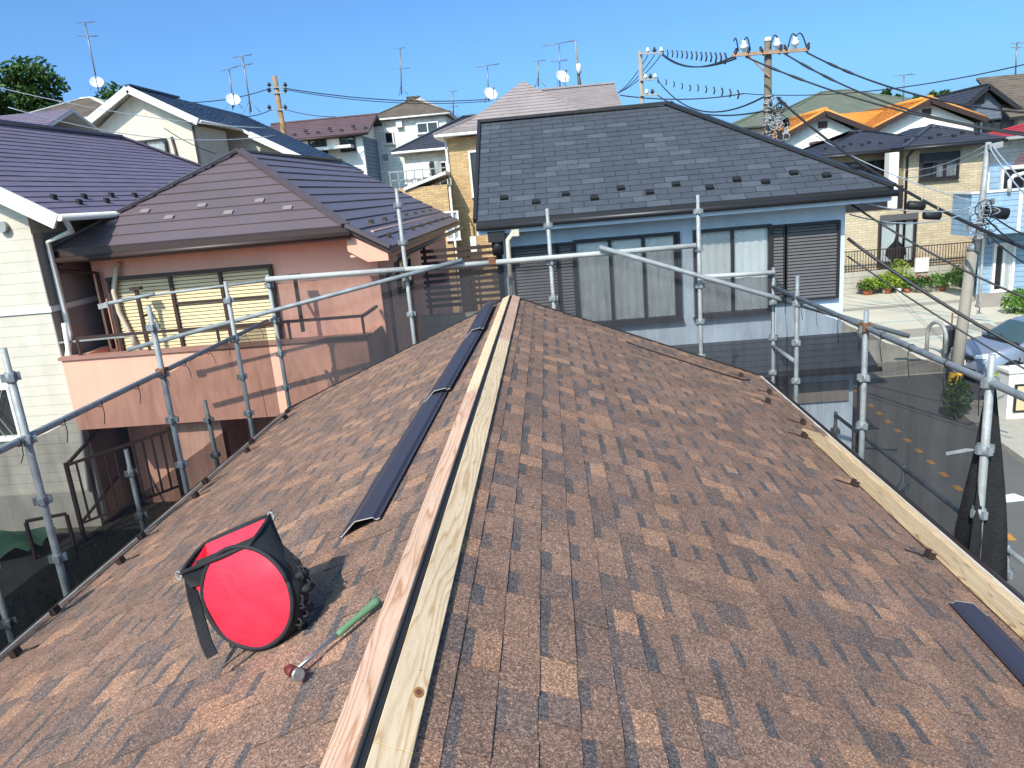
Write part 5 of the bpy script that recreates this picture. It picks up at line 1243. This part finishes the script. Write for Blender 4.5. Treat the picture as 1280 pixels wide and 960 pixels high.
# iron fence and white gate pillar
fn = thing("iron_fence", "black iron fence with upright bars by the right pavement", "fence", (9.2, 14.2, 0))
mb = MB()
p, q = rp(-6, 2.75, .1), rp(4.3, 2.75, .1)
for z in (.18, .95): mb.bar(p+V((0, 0, z)), q+V((0, 0, z)), .03, .03)
part(fn, "rail", mb, M['black'])
for k in range(74):
    c = p+(q-p)*k/73; mb = MB(); mb.box(c.x-.01, c.x+.01, c.y-.01, c.y+.01, .1, 1.15 + .06*(k % 2)); part(fn, "bar", mb, M['black'])
gp = thing("gate_pillar", "white gate pillar with a tan letterbox panel beside the silver car", "pillar", (9.9, 15.6, 0))
a = at(1270, 466, 15.6); mb = MB(); mb.box(a.x-.25, a.x+.9, 15.4, 15.8, 0, a.z+.05); part(gp, "body", mb, M['white']); mb = MB(); mb.box(a.x-.28, a.x+.93, 15.37, 15.83, a.z+.051, a.z+.11); part(gp, "cap", mb, M['white'])
c = at(1276, 486, 15.38); mb = MB(); mb.box(c.x-.12, c.x+.6, 15.36, 15.399, c.z-.5, c.z+.1); pn = part(gp, "panel_frame", mb, M['darkframe']); mb = MB(); mb.box(c.x-.08, c.x+.56, 15.352, 15.359, c.z-.46, c.z+.06); part(pn, "panel", mb, M['creamslat'])
# left yard: rail stair, hose tarp, low fence
st = thing("stair_rail", "dark metal stair railing between the white house and the salmon house", "railing", (-8.9, 12.6, 0))
mb = MB(); mb.bar((-9.0, 12.3, 1.5), (-8.95, 13.6, 1.9), .05, .05); mb.bar((-9.0, 12.3, .35), (-8.95, 13.6, .75), .04, .04); mb.bar((-9.0, 12.3, 1.5), (-7.3, 12.9, 1.85), .05, .05); mb.bar((-9.0, 12.3, .35), (-7.3, 12.9, .75), .04, .04); part(st, "rail", mb, M['brown'])
for k in range(12):
    t_ = k/11; mb = MB(); p = V((-9.0, 12.3, .35)).lerp(V((-7.3, 12.9, .75)), t_); mb.box(p.x-.014, p.x+.014, p.y-.014, p.y+.014, p.z, p.z+1.12); part(st, "bar", mb, M['brown'])
for p in ((-9.0, 12.3), (-7.3, 12.9)): mb = MB(); mb.box(p[0]-.03, p[0]+.03, p[1]-.03, p[1]+.03, 0, 1.9 if p[0] > -8 else 1.55); part(st, "post", mb, M['brown'])
mb = MB(); c = atz(14, 676, .25); vs = []
for j in range(6):
    for i in range(8): vs.append((c.x-.9+1.5*i/7, c.y-.4+.8*j/5, .16+.14*math.sin(i*1.3)*math.cos(j)+.12*(j % 2)))
mb.add(vs, [(j*8+i, j*8+i+1, j*8+i+9, j*8+i+8) for j in range(5) for i in range(7)], smooth=True)
solo("green_tarp", mb, mat("green_tarp_cloth", S(50, 96, 70, .5), .7, .15, 4), "crumpled green sheet lying in the shaded yard at the far left", "tarp", loc=c)
rl = thing("yard_railing", "low dark railing in the shaded yard below the white house", "railing", (-8.7, 10.6, 0))
mb = MB(); p, q = atz(45, 700, .0), atz(95, 690, 0); mb.bar(p+V((0, 0, .75)), q+V((0, 0, .75)), .05, .05); part(rl, "rail", mb, M['brown'])
for t_ in (0, .5, 1): c = p.lerp(q, t_); mb = MB(); mb.box(c.x-.025, c.x+.025, c.y-.025, c.y+.025, 0, .725); part(rl, "post", mb, M['brown'])
mb = MB()
for k in range(500): p = V((rr.uniform(-9, -6.9), rr.uniform(9, 12.6), .02)); a = rr.uniform(0, 6.28); h = rr.uniform(.05, .16); s_ = V((math.cos(a), math.sin(a), 0))*.012; mb.add([p-s_, p+s_, p+V((rr.uniform(-.04, .04), rr.uniform(-.04, .04), h))], [(0, 1, 2)])
solo("grass", mb, LF[0], kind='stuff')
mb = MB(); mb.box(-16, -4.0, 3, 12.7, .001, .012); solo("yard_soil", mb, M['soil'], kind='structure')  # dark sheet over sunlit ground, colour stands in for shade
# ------------------------------------------------------------------ utility poles
def insul(T, p, h=.34, m='ceramic'):
    mb = MB(); p = V(p); mb.tube([p, p+V((0, 0, h*.25)), p+V((0, 0, h*.3)), p+V((0, 0, h*.6)), p+V((0, 0, h*.65)), p+V((0, 0, h))], [.05, .05, .11, .12, .07, .06], 10); part(T, "insulator", mb, M[m])
PY = 26.0; pt = at(960, 52, PY)
M['polebrown'] = mat('weathered_brown_grey_pole', S(142, 128, 112, .55), .9, .2, 3, .12, 30, streak=.2)
up = thing("utility_pole", "tall weathered concrete utility pole with a rusty crossarm and white insulators against the sky", "utility pole", (pt.x, PY, 0))
mb = MB(); mb.tube([(pt.x, PY, 0), (pt.x, PY, 5), (pt.x, PY, pt.z)], [.18, .145, .11], 14); part(up, "shaft", mb, M['polebrown'])
mb = MB()
for i in range(9): mb.tube([(pt.x-.14, PY, 7.4-.42*i), (pt.x+.14, PY, 7.4-.42*i)], .175 if False else .02, 6)
part(up, "step_bolts", mb, M['galv'], kind='stuff')
L_, R_ = at(915, 69, PY-.2), at(1009, 62, PY-.2)
mb = MB(); mb.bar(L_, R_, .10, .10); arm = part(up, "crossarm", mb, M['armrust'])
mb = MB(); mb.bar(L_.lerp(R_, .22)-V((0, 0, .05)), V((pt.x, PY-.15, L_.z-.72)), .05, .02); mb.bar(L_.lerp(R_, .22)-V((0, 0, .05)), V((pt.x, PY-.16, L_.z-.74)), .02, .05); part(up, "brace", mb, M['armrust'])
for f in (.16, .60, .84): insul(up, L_.lerp(R_, f)+V((0, 0, .05)), .36)
mb = MB(); mb.tube([(pt.x, PY, pt.z), (pt.x, PY, pt.z+.12)], [.13, .10], 10); part(up, "pole_cap", mb, M['ceramic'])
for k, (f, s_) in enumerate([(.02, 1), (.19, 1), (.42, -1), (.62, 1), (.74, -1), (.98, 1)]):
    p = L_.lerp(R_, f); mb = MB(); mb.tube([p+V((.02, 0, -.08)), p+V((.06*s_, 0, .05)), p+V((.10*s_, 0, .2))], [.035, .07, .03], 8); part(up, "cable_clamp", mb, M['black'])
for k, (a, b_, hh) in enumerate([(.16, .24, .55), (.60, .50, .55), (.84, .98, .5), (.84, .74, .45), (.02, .08, .45)]):
    p, q = L_.lerp(R_, a)+V((0, 0, .4)), L_.lerp(R_, b_)+V((0, 0, .1)); mb = MB(); mb.tube([p+(q-p)*t+V((0, -.05, .22*math.sin(math.pi*t))) for t in [i/8 for i in range(9)]], .022, 6); part(up, "jumper_wire", mb, M['wire'])
rr = random.Random(8); mb = MB()
def loops(c0, n, spread, r_, m, nm, T):
    mb = MB()
    for k in range(n):
        c = V(c0)+V((rr.uniform(-.3, 1)*spread[0], rr.uniform(-.2, .1), rr.uniform(-1, 1)*spread[1])); a = rr.uniform(.08, .22); b_ = rr.uniform(.05, .2); ph = rr.uniform(0, 6); e = rr.uniform(3.5, 6.3)
        mb.tube([c+V((a*math.cos(ph+e*i/9), .05*math.sin(i), b_*math.sin(ph+e*i/9))) for i in range(10)], r_, 4)
    part(T, nm, mb, m, kind='stuff')
loops((pt.x+.05, PY-.25, 7.1), 24, (.42, .55), .012, M['wirepale'], "cable_tangle", up)
loops((pt.x+.0, PY-.28, 7.1), 18, (.42, .55), .014, M['wire'], "black_cable_tangle", up)
for k in range(6):
    c = V((pt.x+rr.uniform(.1, .5), PY-.3, 7.0+rr.uniform(-.5, .5))); mb = MB(); mb.obox(c, (.07, 0, 0), (0, .06, 0), (0, 0, .12)); part(up, "junction_box", mb, M['galv' if k % 2 else 'black'])
for k in range(7):
    z = 6.55+.22*k; mb = MB(); mb.tube([(pt.x-.17, PY-.03, z), (pt.x, PY-.19, z), (pt.x+.17, PY-.03, z)], .028, 6); part(up, "band", mb, M['galv'])
# second pole farther back
P2 = 46.0; p2 = at(800, 64, P2)
u2 = thing("utility_pole", "pale utility pole with stacked crossarms standing behind the black roof ridge", "utility pole", (p2.x, P2, 0))
mb = MB(); mb.tube([(p2.x, P2, 0), (p2.x, P2, p2.z)], [.17, .12], 10); part(u2, "shaft", mb, M['pole'])
for (v, du, n_) in ((67, 28, 3), (100, 20, 3), (119, 24, 2)):
    a, b_ = at(800, v, P2-.2), at(800+du, v-1, P2-.2); mb = MB(); mb.bar(a, b_, .10, .10); part(u2, "crossarm", mb, M['galv'])
    for k in range(n_): insul(u2, a.lerp(b_, .35+.3*k), .3, 'dim' if k % 2 else 'ceramic')
# wooden pole on the left
P3 = 44.0; p3 = at(343, 95, P3); q3 = at(352, 150, P3)
u3 = thing("utility_pole", "leaning brown wooden utility pole beyond the gable house", "utility pole", (q3.x, P3, 0))
dz = (p3-q3)/(p3.z-q3.z); b0 = q3 - dz*(q3.z-1.0)
mb = MB(); mb.tube([b0, p3], [.2, .13], 10); part(u3, "shaft", mb, mat("brown_wood_pole", S(176, 140, 100, .6), .85, .25, 3))
for v in (109, 116, 137):
    a = at(337, v, P3-.15); b_ = at(357, v, P3-.15); mb = MB(); mb.bar(a, b_, .09, .09); part(u3, "crossarm", mb, M['galv2'])
    insul(u3, a, .25, 'dim'); insul(u3, b_, .25, 'dim')
# leaning pole by the street
b0, t0 = atz(1190, 503, 0), at(1234, 178, 17.3)
u4 = thing("utility_pole", "leaning concrete pole by the street in front of the light blue balcony", "utility pole", b0)
k0 = b0.lerp(t0, .62)
mb = MB(); mb.tube([b0, k0], [.145, .108], 14); part(u4, "shaft", mb, M['pole'])
mb = MB(); mb.tube([k0-(t0-b0)*.02+V((.04, -.1, 0)), t0+V((.0, -.05, 0))], [.07, .06], 12); part(u4, "upper_tube", mb, M['galv'])
mb = MB(); mb.tube([k0-(t0-b0)*.02, k0, k0+(t0-b0)*.01], [.118, .112, .05], 14); part(u4, "shaft_cap", mb, M['galv2'])
for f, s_ in ((.66, 1), (.70, -1), (.78, 1), (.985, 1)):
    c = b0.lerp(t0, f); mb = MB(); mb.obox(c+V((.1*s_, -.12, 0)), (.14, 0, .02), (0, .06, 0), (0, 0, .06)); part(u4, "bracket", mb, M['galv'])
mb = MB(); c = b0.lerp(t0, .74)+V((.34, -.05, 0)); mb.tube([c+V((-.2, 0, .05)), c+V((.25, 0, -.05))], .13, 10); part(u4, "cable_drum", mb, M['black'])
c = b0.lerp(t0, .10); mb = MB(); mb.tube([b0.lerp(t0, .075), b0.lerp(t0, .125)], [.148, .144], 14, cap=False); bd = part(u4, "yellow_band", mb, mat("yellow_warning_plate", S(226, 176, 46), .6, .15, 8))
for k in range(4):
    mb = MB(); c = b0.lerp(t0, .10); a = -2.2+k*.55; mb.tube([c+V((.150*math.cos(a), .150*math.sin(a), -.10)), c+V((.150*math.cos(a+.25), .150*math.sin(a+.25), .10))], .018, 5); part(bd, "black_stripe", mb, M['black'])
loops(b0.lerp(t0, .71)+V((-.1, -.15, 0)), 12, (.25, .4), .009, M['wirepale'], "cable_tangle", u4)
loops(b0.lerp(t0, .70)+V((-.05, -.16, 0)), 7, (.25, .35), .010, M['wire'], "black_cable_tangle", u4)

# ------------------------------------------------------------------ wires
def wire(label, a, b_, sag, r=.018, m='wire', n=18, thick=None):
    a, b_ = V(a), V(b_); mb = MB(); pts = [a.lerp(b_, i/n)-V((0, 0, sag*4*(i/n)*(1-i/n))) for i in range(n+1)]
    mb.tube(pts, r, 6)
    return solo("power_line", mb, M[m], label, "power line", "overhead wires", loc=(a+b_)/2)
def lumpy(label, a, b_, sag, r, spots, rs_=2.0):
    a, b_ = V(a), V(b_); n = 40; pts = [a.lerp(b_, i/n)-V((0, 0, sag*4*(i/n)*(1-i/n))) for i in range(n+1)]
    rad = [r*(rs_ if any(abs(i/n-s_) < .025 for s_ in spots) else 1) for i in range(n+1)]
    mb = MB(); mb.tube(pts, rad, 7); return solo("power_line", mb, M['wire'], label, "power line", "overhead wires", loc=(a+b_)/2)
sp = (.12, .17, .3)
lumpy("upper black power cable falling from the tall pole's right arm end to the right edge", at(1009, 66, PY-.2), at(1300, 142, 20), .35, .026, (.13, .22), 1.6)
lumpy("middle black power cable falling right from the tall pole's crossarm", at(979, 66, PY-.2), at(1300, 168, 20), .45, .026, (.12, .22), 1.6)
lumpy("lowest black power cable crossing the tall pole shaft and falling to the right edge", at(932, 71, PY-.2), at(1300, 172, 20), .3, .026, (.1, .2), 1.6)
for k, (v0, v1) in enumerate(((69, 71), (67, 73))):
    wire(["upper thin line between the tall pole and the pale second pole", "lower thin line between the tall pole and the pale second pole"][k], at(828, v0, P2-.2), at(917+3*k, v1, PY-.2), .45, .03)
wire("sagging line from the pale second pole's middle arm to the tall pole's clamp", at(822, 100, P2-.2), at(955, 121, PY-.1), 1.0, .03)
wire("line running level behind the tall pole from the black roof to the right edge", at(775, 119, 52), at(930, 117, 52), .3, .04); wire("long far line rising from behind the tall pole to the upper right edge", at(930, 117, 52), at(1300, 76, 38), .6, .03)
wire("low line from the pale second pole to the tall pole just above the black ridge", at(822, 119, P2-.2), at(955, 139, PY-.1), .5, .03)
for k, (u, v) in enumerate(((826, 69), (818, 69), (810, 69))): wire(["first short line dropping left from the pale second pole's top arm", "second short line dropping left from the pale second pole's top arm", "third short line dropping left from the pale second pole's top arm"][k], at(u, v, P2-.2), at(772-3*k, 116+2*k, 54), .3, .025)
# spiral guards on the wire near the second pole
mb = MB()
for t in range(14):
    c = at(828+6*t, 66+.55*t, P2-.2-1.4*t); mb.tube([c-V((0, 0, .18)), c+V((.05, 0, 0)), c+V((0, 0, .18))], .035, 5)
part(u2, "spacer_clips", mb, M['wire'], kind='stuff')
mb = MB()
for t in range(12):
    c = at(812+10*t, 98+2.4*t if t < 6 else 110+1.6*(t-6), P2-.2-1.6*t); mb.tube([c-V((0, 0, .15)), c+V((.05, 0, 0)), c+V((0, 0, .15))], .03, 5)
part(u2, "spacer_clips", mb, M['wire'], kind='stuff')
wire("long line from the wooden pole to the taupe roof across the sky", at(354, 110, P3-.15), at(612, 124, 50), .35, .028)
wire("second long line just under the one from the wooden pole to the taupe roof", at(356, 112, P3-.15), at(615, 126, 50), .40, .022)
wire("line from the wooden pole running left above the gable house", at(339, 110, P3-.15), at(200, 127, 40), .3, .024)
wire("lower line from the wooden pole to the gable house roof", at(339, 137, P3-.15), at(300, 146, 36), .1, .022)
wire("lower line from the wooden pole to the right over the maroon roof", at(357, 137, P3-.15), at(420, 146, 44), .1, .022)
wire("pale thin wire crossing the upper left from the tree to the gable house eave", at(-15, 106, 25), at(332, 160, 29), .25, .014, 'wirepale')
wire("pale thin wire running across the purple roof's top to the gable house wall", at(10, 134, 24), at(345, 169, 29), .5, .014, 'wirepale')
wire("dark thin wire slanting across the gable house's front wall", at(205, 160, 27), at(270, 192, 28), .1, .014)
lumpy("thick cable running from the tall pole past the cream brick house to the right edge", at(972, 122, PY-.2), at(1300, 318, 14.5), .4, .036, ())
wire("thick black cable from the blue house corner across the parking lot to the right", (5.75, 14.9, at(1061, 298, 14.9).z), at(1296, 446, 12.6), .10, .030)
wire("thin black cable below the thick one, from the blue house corner to the right edge", (5.75, 14.9, at(1061, 320, 14.9).z), at(1296, 470, 12.6), .05, .016)
wire("thin grey cable from the blue house eave across the curtained window to the right edge", (5.75, 14.9, at(1064, 253, 14.9).z), at(1296, 378, 13.2), .12, .020)
for k, (a, b_, y0, y1) in enumerate([((1062, 268), (1205, 268), 15.2, 17), ((1062, 248), (1222, 258), 15.2, 17.2), ((1020, 170), (1232, 256), 24, 17.3), ((1128, 212), (1232, 182), 28, 17.3), ((1120, 222), (1230, 190), 28, 17.3)]):
    wire(["pale wire from the blue house eave to the leaning pole, lowest of the bundle", "pale wire from the blue house eave to the leaning pole's middle bracket", "pale wire from the tall pole to the leaning pole", "upper pale wire crossing the cream brick house's big window to the leaning pole's top", "lower pale wire crossing the cream brick house's big window to the leaning pole's top"][k], at(*a, y0), at(*b_, y1), .18, .013, 'wirepale')
for k, (a, b_) in enumerate([((1236, 183), (1300, 262)), ((1240, 181), (1300, 240)), ((1232, 262), (1300, 300)), ((1232, 272), (1300, 322)), ((1228, 285), (1300, 340))]):
    wire(["first wire from the leaning pole's top to the right edge", "second, higher wire from the leaning pole's top to the right edge", "uppermost dark wire from the leaning pole's bracket over the light blue balcony", "middle dark wire from the leaning pole's bracket over the light blue balcony", "lowest dark wire from the leaning pole over the sliding door of the light blue house"][k], at(*a, 17.2), at(*b_, 13.5), .08, .016, 'wirepale' if k < 2 else 'wire')
for k, (u, v) in enumerate(((1145, 257), (1165, 269))):
    c = at(u, v, 17.0); T = thing("cable_closure", ["black cable splice box hanging left of the leaning pole, upper of two", "black cable splice box hanging left of the leaning pole, lower of two"][k], "cable box", c, group="black splice boxes on the wires")
    mb = MB(); mb.tube([c+V((-.19, 0, .02)), c+V((-.16, 0, .02)), c+V((.16, 0, -.02)), c+V((.19, 0, -.02))], [.05, .10, .10, .05], 10); part(T, "case", mb, M['black']); mb = MB()
    for s_ in (-1, 1): mb.tube([c+V((.12*s_, 0, .08)), c+V((.12*s_, 0, .16))], .012, 6)
    part(T, "hanger", mb, M['galv'])

# ------------------------------------------------------------------ antennas
def antenna(label, base, top, y, dish=None, yagis=((0, 14, 0),), y2=True):
    """base/top pixels of the mast; yagis: (fraction down from top, half width in px, tilt)"""
    b, t = at(*base, y), at(*top, y); T = thing("tv_antenna", label, "antenna", b, group="rooftop antennas")
    k = y/930.0
    mb = MB(); mb.tube([b, t], .012+.0006*y, 6); part(T, "mast", mb, M['ant'])
    for f, hw, dy in yagis:
        c = t.lerp(b, f); w_ = hw*k; mb = MB(); ax = V((1, .25, dy)).normalized(); mb.tube([c-ax*w_, c+ax*w_], .018, 5)
        for i in range(8):
            q = c-ax*w_+ax*(2*w_*i/7); h = (.14 if i < 6 else .30)*(1 if i % 2 else .8); e = V((-.2, 1, .28)).normalized()*h*1.3; mb.tube([q-e, q+e], .014, 4)
        part(T, "yagi", mb, M['ant'])
    if dish:
        c = t.lerp(b, dish)+V((.12, -.25, 0)); mb = MB(); n = V((.45, -.75, .5)).normalized(); a = n.cross(V((0, 0, 1))).normalized(); e = a.cross(n); r_ = .34; na = 14
        vs = [c-n*.08]+[c-n*.04+(a*math.cos(q)+e*math.sin(q))*r_*.6 for q in [2*math.pi*i/na for i in range(na)]]+[c+n*.02+(a*math.cos(q)+e*math.sin(q))*r_ for q in [2*math.pi*i/na for i in range(na)]]
        mb.add(vs, [(0, 1+i, 1+(i+1) % na) for i in range(na)]+[(1+i, 1+na+i, 1+na+(i+1) % na, 1+(i+1) % na) for i in range(na)], smooth=True)
        d = part(T, "dish", mb, M['dish']); mb = MB(); mb.tube([c-e*r_, c+n*.34-e*.1, c+n*.38], .02, 5); mb.tube([c+n*.34, c+n*.44], .05, 6); part(d, "feed_arm", mb, M['ant'])
    # guy legs
    mb = MB()
    for a in (0, 2.1, 4.2): mb.tube([b+V((0, 0, .5)), b+V((.45*math.cos(a), .45*math.sin(a), -.05))], .016, 4)
    part(T, "roof_mount", mb, M['ant']); return T
antenna("tall leaning TV antenna with a white dish above the small brown roofed house", (123, 112), (106, 28), 41, .90, ((.0, 9, 0), (.2, 10, -.05)))
antenna("short TV antenna with a white dish behind the gable house roof", (292, 135), (286, 86), 38, .80, ((.0, 9, .2),))
antenna("taller bare TV antenna leaning over the gable house roof, right of the dish one", (314, 140), (303, 70), 36.5, None, ((.0, 10, .1), (.16, 9, .1)))
antenna("TV antenna on the peak of the pale stone house", (502, 118), (500, 60), 54, None, ((.0, 6, 0), (.44, 11, 0)))
antenna("small far antenna behind the laundry house roof", (567, 146), (566, 114), 60, None, ((.0, 5, 0), (.6, 6, 0)))
antenna("TV antenna with a white dish left of the taupe roof peak", (611, 126), (609, 82), 38, .82, ((.0, 14, .08),))
antenna("small thin antenna left of the dish antenna behind the taupe roof peak", (673, 108), (673, 76), 50, None, ((.0, 8, 0),))
antenna("TV antenna with a white dish standing on the taupe roof", (700, 112), (699, 54), 37, .74, ((.0, 20, .1), (.38, 9, .05)))
antenna("far antenna above the right orange roof", (1129, 132), (1130, 94), 56, None, ((.0, 12, .02),))
antenna("antenna on the far roof at the top right edge", (1269, 100), (1271, 54), 56, None, ((.0, 6, 0), (.12, 5, 0)))
ch = thing("chimney_pole", "thin dark pole with a pale sleeve leaning beside the dish antenna on the taupe roof", "pole", at(725, 112, 37)); mb = MB(); mb.tube([at(725, 112, 37), at(721, 72, 37), at(719, 50, 37)], [.09, .05, .03], 8); part(ch, "mast", mb, M['pole']); mb = MB(); mb.tube([at(724, 92, 36.9), at(723, 80, 36.9)], .11, 8); part(ch, "sleeve", mb, M['white'])

# ------------------------------------------------------------------ silver car, bollard, roadside posts
def car(label, pos, heading, k_=1.0):
    T = thing("parked_car", label, "car", pos, rz=heading); T.scale = (k_, k_, k_)      # local: +x forward, z up
    paint = NT("silver_blue_car_paint"); pm = paint.done(S(178, 187, 204, .6), .3, .4, .6); paint.bs.inputs['Coat Weight'].default_value = .6
    Lh, W = 2.35, .93
    prof = [(2.33, .34), (2.36, .55), (2.30, .74), (2.12, .90), (1.6, 1.04), (1.15, 1.10), (.45, 1.56), (-.2, 1.70), (-1.2, 1.68), (-1.9, 1.42), (-2.2, 1.1), (-2.32, .8), (-2.34, .4)]
    mb = MB(); n = len(prof); rows = []
    for s_, ins in ((-1, 0), (-.985, .0), (-.80, .0), (0, .0), (.80, 0), (.985, 0), (1, 0)):
        row = []
        for x, z in prof:
            wz = W*(1-.20*max(0, (z-1.0))/.7)*(1-.16*max(0, abs(x)-1.7)/.65)
            crown = (1-abs(s_)**3)*.05 if z > .8 else 0; xx = x*(1-(.045*abs(s_)**4 if abs(x) > 2 else 0)); zz = z+crown-(.05 if abs(s_) == 1 else 0)
            row.append((xx, s_*wz, zz))
        rows.append(row)
    vs = [p for r in rows for p in r]; m = len(rows)
    fs = [(j*n+i, j*n+i+1, (j+1)*n+i+1, (j+1)*n+i) for j in range(m-1) for i in range(n-1)]
    mb.add(vs, fs, smooth=True)
    for j, r in ((0, rows[0]), (m-1, rows[-1])):     # body sides with bulge
        sgn = -1 if j == 0 else 1; low = [(x, y, .30) for x, y, z in r]; belt = [(x, y+.03*sgn, min(z, .95)*.98) for x, y, z in r]
        b = len(mb.v); mb.add(list(r)+belt+low, [(i, i+1, n+i+1, n+i) for i in range(n-1)]+[(n+i, n+i+1, 2*n+i+1, 2*n+i) for i in range(n-1)], smooth=True)
    part(T, "body", mb, pm, local=True)
    gl = NT("car_window_glass"); gm = gl.done((.05, .085, .09), .04, 0, .9)  # teal base colour imitates the reflected sky
    def strip(nm, x0, z0, x1, z1, w0, w1, mm, off=.03):
        mb = MB(); d = V((z1-z0, 0, -(x1-x0))); d = V((abs(z1-z0), 0, abs(x1-x0))).normalized()*off; d.x *= 1 if x1 < x0 else -1
        vs = []
        for k in range(7):
            s_ = -1+k/3; vs += [(x0+d.x-.10*s_*s_, s_*w0, z0+d.z+.03*(1-s_*s_)), (x1+d.x-.05*s_*s_, s_*w1, z1+d.z+.03*(1-s_*s_))]
        mb.add(vs, [(2*k, 2*k+1, 2*k+3, 2*k+2) for k in range(6)], smooth=True); return part(T, nm, mb, mm, local=True)
    strip("windscreen", 1.16, 1.13, .44, 1.58, .80, .66, gm, .035)
    strip("cowl", 1.30, 1.10, 1.17, 1.135, .80, .80, M['black'], .032)
    for s_ in (-1, 1):
        mb = MB(); yy = s_*.885; q = [(.98, yy, 1.12), (.32, s_*.80, 1.50), (-.35, s_*.775, 1.58), (-.35, yy, 1.10)]; mb.prism(q, (0, s_*.012, 0)); part(T, "side_window", mb, gm, local=True)
        mb = MB(); q = [(-.42, yy, 1.10), (-.42, s_*.775, 1.58), (-1.25, s_*.775, 1.56), (-1.6, yy, 1.12)]; mb.prism(q, (0, s_*.012, 0)); part(T, "side_window", mb, gm, local=True)
        mb = MB(); mb.obox((.86, s_*1.06, 1.12), (.07, 0, 0), (0, .10, 0), (0, 0, .07)); part(T, "mirror", mb, pm, local=True)
        hl = MB(); vs = [(2.30, s_*.42, .74), (2.16, s_*.78, .80), (1.82, s_*.87, .93), (1.75, s_*.84, 1.0), (2.05, s_*.74, .94), (2.24, s_*.45, .86)]
        hl.add([V(p)+V((.035, s_*.02, .01)) for p in vs]+[V(p)-V((.05, s_*.05, .05)) for p in vs], [(0, 1, 2, 3, 4, 5)]+[(i, (i+1) % 6, (i+1) % 6+6, i+6) for i in range(6)])
        part(T, "headlight", hl, mat("headlight_lens", S(226, 232, 236, .8), .12, .1, 8), local=True)
        mb = MB(); mb.tube([(2.18, s_*.66, .42), (2.27, s_*.66, .42)], .065, 10); part(T, "fog_light", mb, M['black'], local=True)
        for x in (1.42, -1.35):
            mb = MB(); mb.tube([(x, s_*.74, .335), (x, s_*.95, .335)], .335, 22); w_ = part(T, "wheel", mb, M['black'], local=True)
            mb = MB(); mb.tube([(x, s_*.93, .335), (x, s_*.962, .335)], .215, 18); mb2 = part(w_, "rim", mb, M['galv'], local=True)
            mb = MB()
            for k in range(6):
                a = k*math.pi/3; mb.obox((x+.12*math.cos(a), s_*.968, .335+.12*math.sin(a)), (.075*math.cos(a), 0, .075*math.sin(a)), (-.022*math.sin(a), 0, .022*math.cos(a)), (0, .008, 0))
            part(w_, "spokes", mb, M['white'], local=True)
            mb = MB(); na = 14; arc = [(x+.40*math.cos(math.pi*k/na), s_*.915, .33+.40*math.sin(math.pi*k/na)) for k in range(na+1)]; mb.prism([(x+.4, s_*.915, .26)]+arc+[(x-.4, s_*.915, .26)], (0, s_*.025, 0)); part(T, "wheel_arch", mb, M['black'], local=True)
    mb = MB(); mb.box(2.27, 2.385, -.42, .42, .70, .80); mb.box(2.28, 2.392, -.5, .5, .765, .785); part(T, "upper_grille", mb, M['black'], local=True)
    mb = MB(); mb.box(2.27, 2.372, -.56, .56, .30, .44); part(T, "lower_grille", mb, M['black'], local=True)
    mb = MB(); mb.box(2.36, 2.385, -.17, .17, .50, .66); part(T, "number_plate", mb, M['white'], local=True)
    mb = MB(); mb.box(2.25, 2.40, -.72, .72, .25, .305); part(T, "bumper_lip", mb, pm, local=True)
    mb = MB(); mb.tube([(2.39, .0+.05*math.cos(a), .765+.035*math.sin(a)) for a in [2*math.pi*k/10 for k in range(11)]], .008, 5); part(T, "emblem", mb, M['edge'], local=True)
    for yy in (.25, -.35):
        mb = MB(); mb.bar((1.25, yy, 1.17), (1.0, yy-.45, 1.30), .02, .015); part(T, "wiper", mb, M['black'], local=True)
    return T
HD = math.radians(187); fwd = V((math.cos(HD), math.sin(HD), 0)); lft = V((-math.sin(HD), math.cos(HD), 0))
wheel = atz(1264, 480, 0); CS = .82
car("silver blue compact car parked by the street at the right edge", V((wheel.x, wheel.y, .006)) - (fwd*1.42 + lft*.93)*CS, HD, CS)
bl = thing("hoop_bollard", "grey steel hoop bollard at the parking lot entrance left of the leaning pole", "bollard", atz(1170, 448, 0))
a, b_ = atz(1158, 443, 0), atz(1181, 450, 0); c = (a+b_)/2; r_ = (b_-a).length/2; t = (b_-a).normalized(); h = .62
mb = MB(); mb.tube([a, a+V((0, 0, h))]+[c+V((0, 0, h))-t*r_*math.cos(math.pi*k/10)+V((0, 0, r_*math.sin(math.pi*k/10))) for k in range(1, 10)]+[b_+V((0, 0, h)), b_], .055, 10); part(bl, "hoop", mb, M['galv'])
mb = MB()
for p in (a, b_): mb.tube([p+V((0, 0, .006)), p+V((0, 0, .03))], .09, 10)
part(bl, "base_plates", mb, M['galv2'], kind='stuff')
for k, (u, v, h, lab_, nm) in enumerate([(1189, 418, .7, "thin rusty post standing in the middle of the parking lot", "post"), (1224, 392, .6, "thin grey post of the small chain stand beside the lot's right lane", "post")]):
    p = atz(u, v, .006); mb = MB(); mb.tube([p, p+V((0, 0, h))], .025, 8); mb.tube([p, p+V((0, 0, .02))], .1, 8); solo("marker_post", mb, M['rust'] if k == 0 else M['galv2'], lab_, nm, loc=p)
T = thing("electric_meter_box", "small dark meter box standing at the foot of the leaning pole", "meter box", atz(1190, 440, 0)); p = atz(1190, 447, 0); mb = MB(); mb.box(p.x-.18, p.x+.1, p.y, p.y+.2, 0, .9); part(T, "case", mb, M['shutter']); mb = MB(); mb.box(p.x-.15, p.x+.07, p.y-.02, p.y-.001, .1, .8); part(T, "door", mb, M['darkframe'])
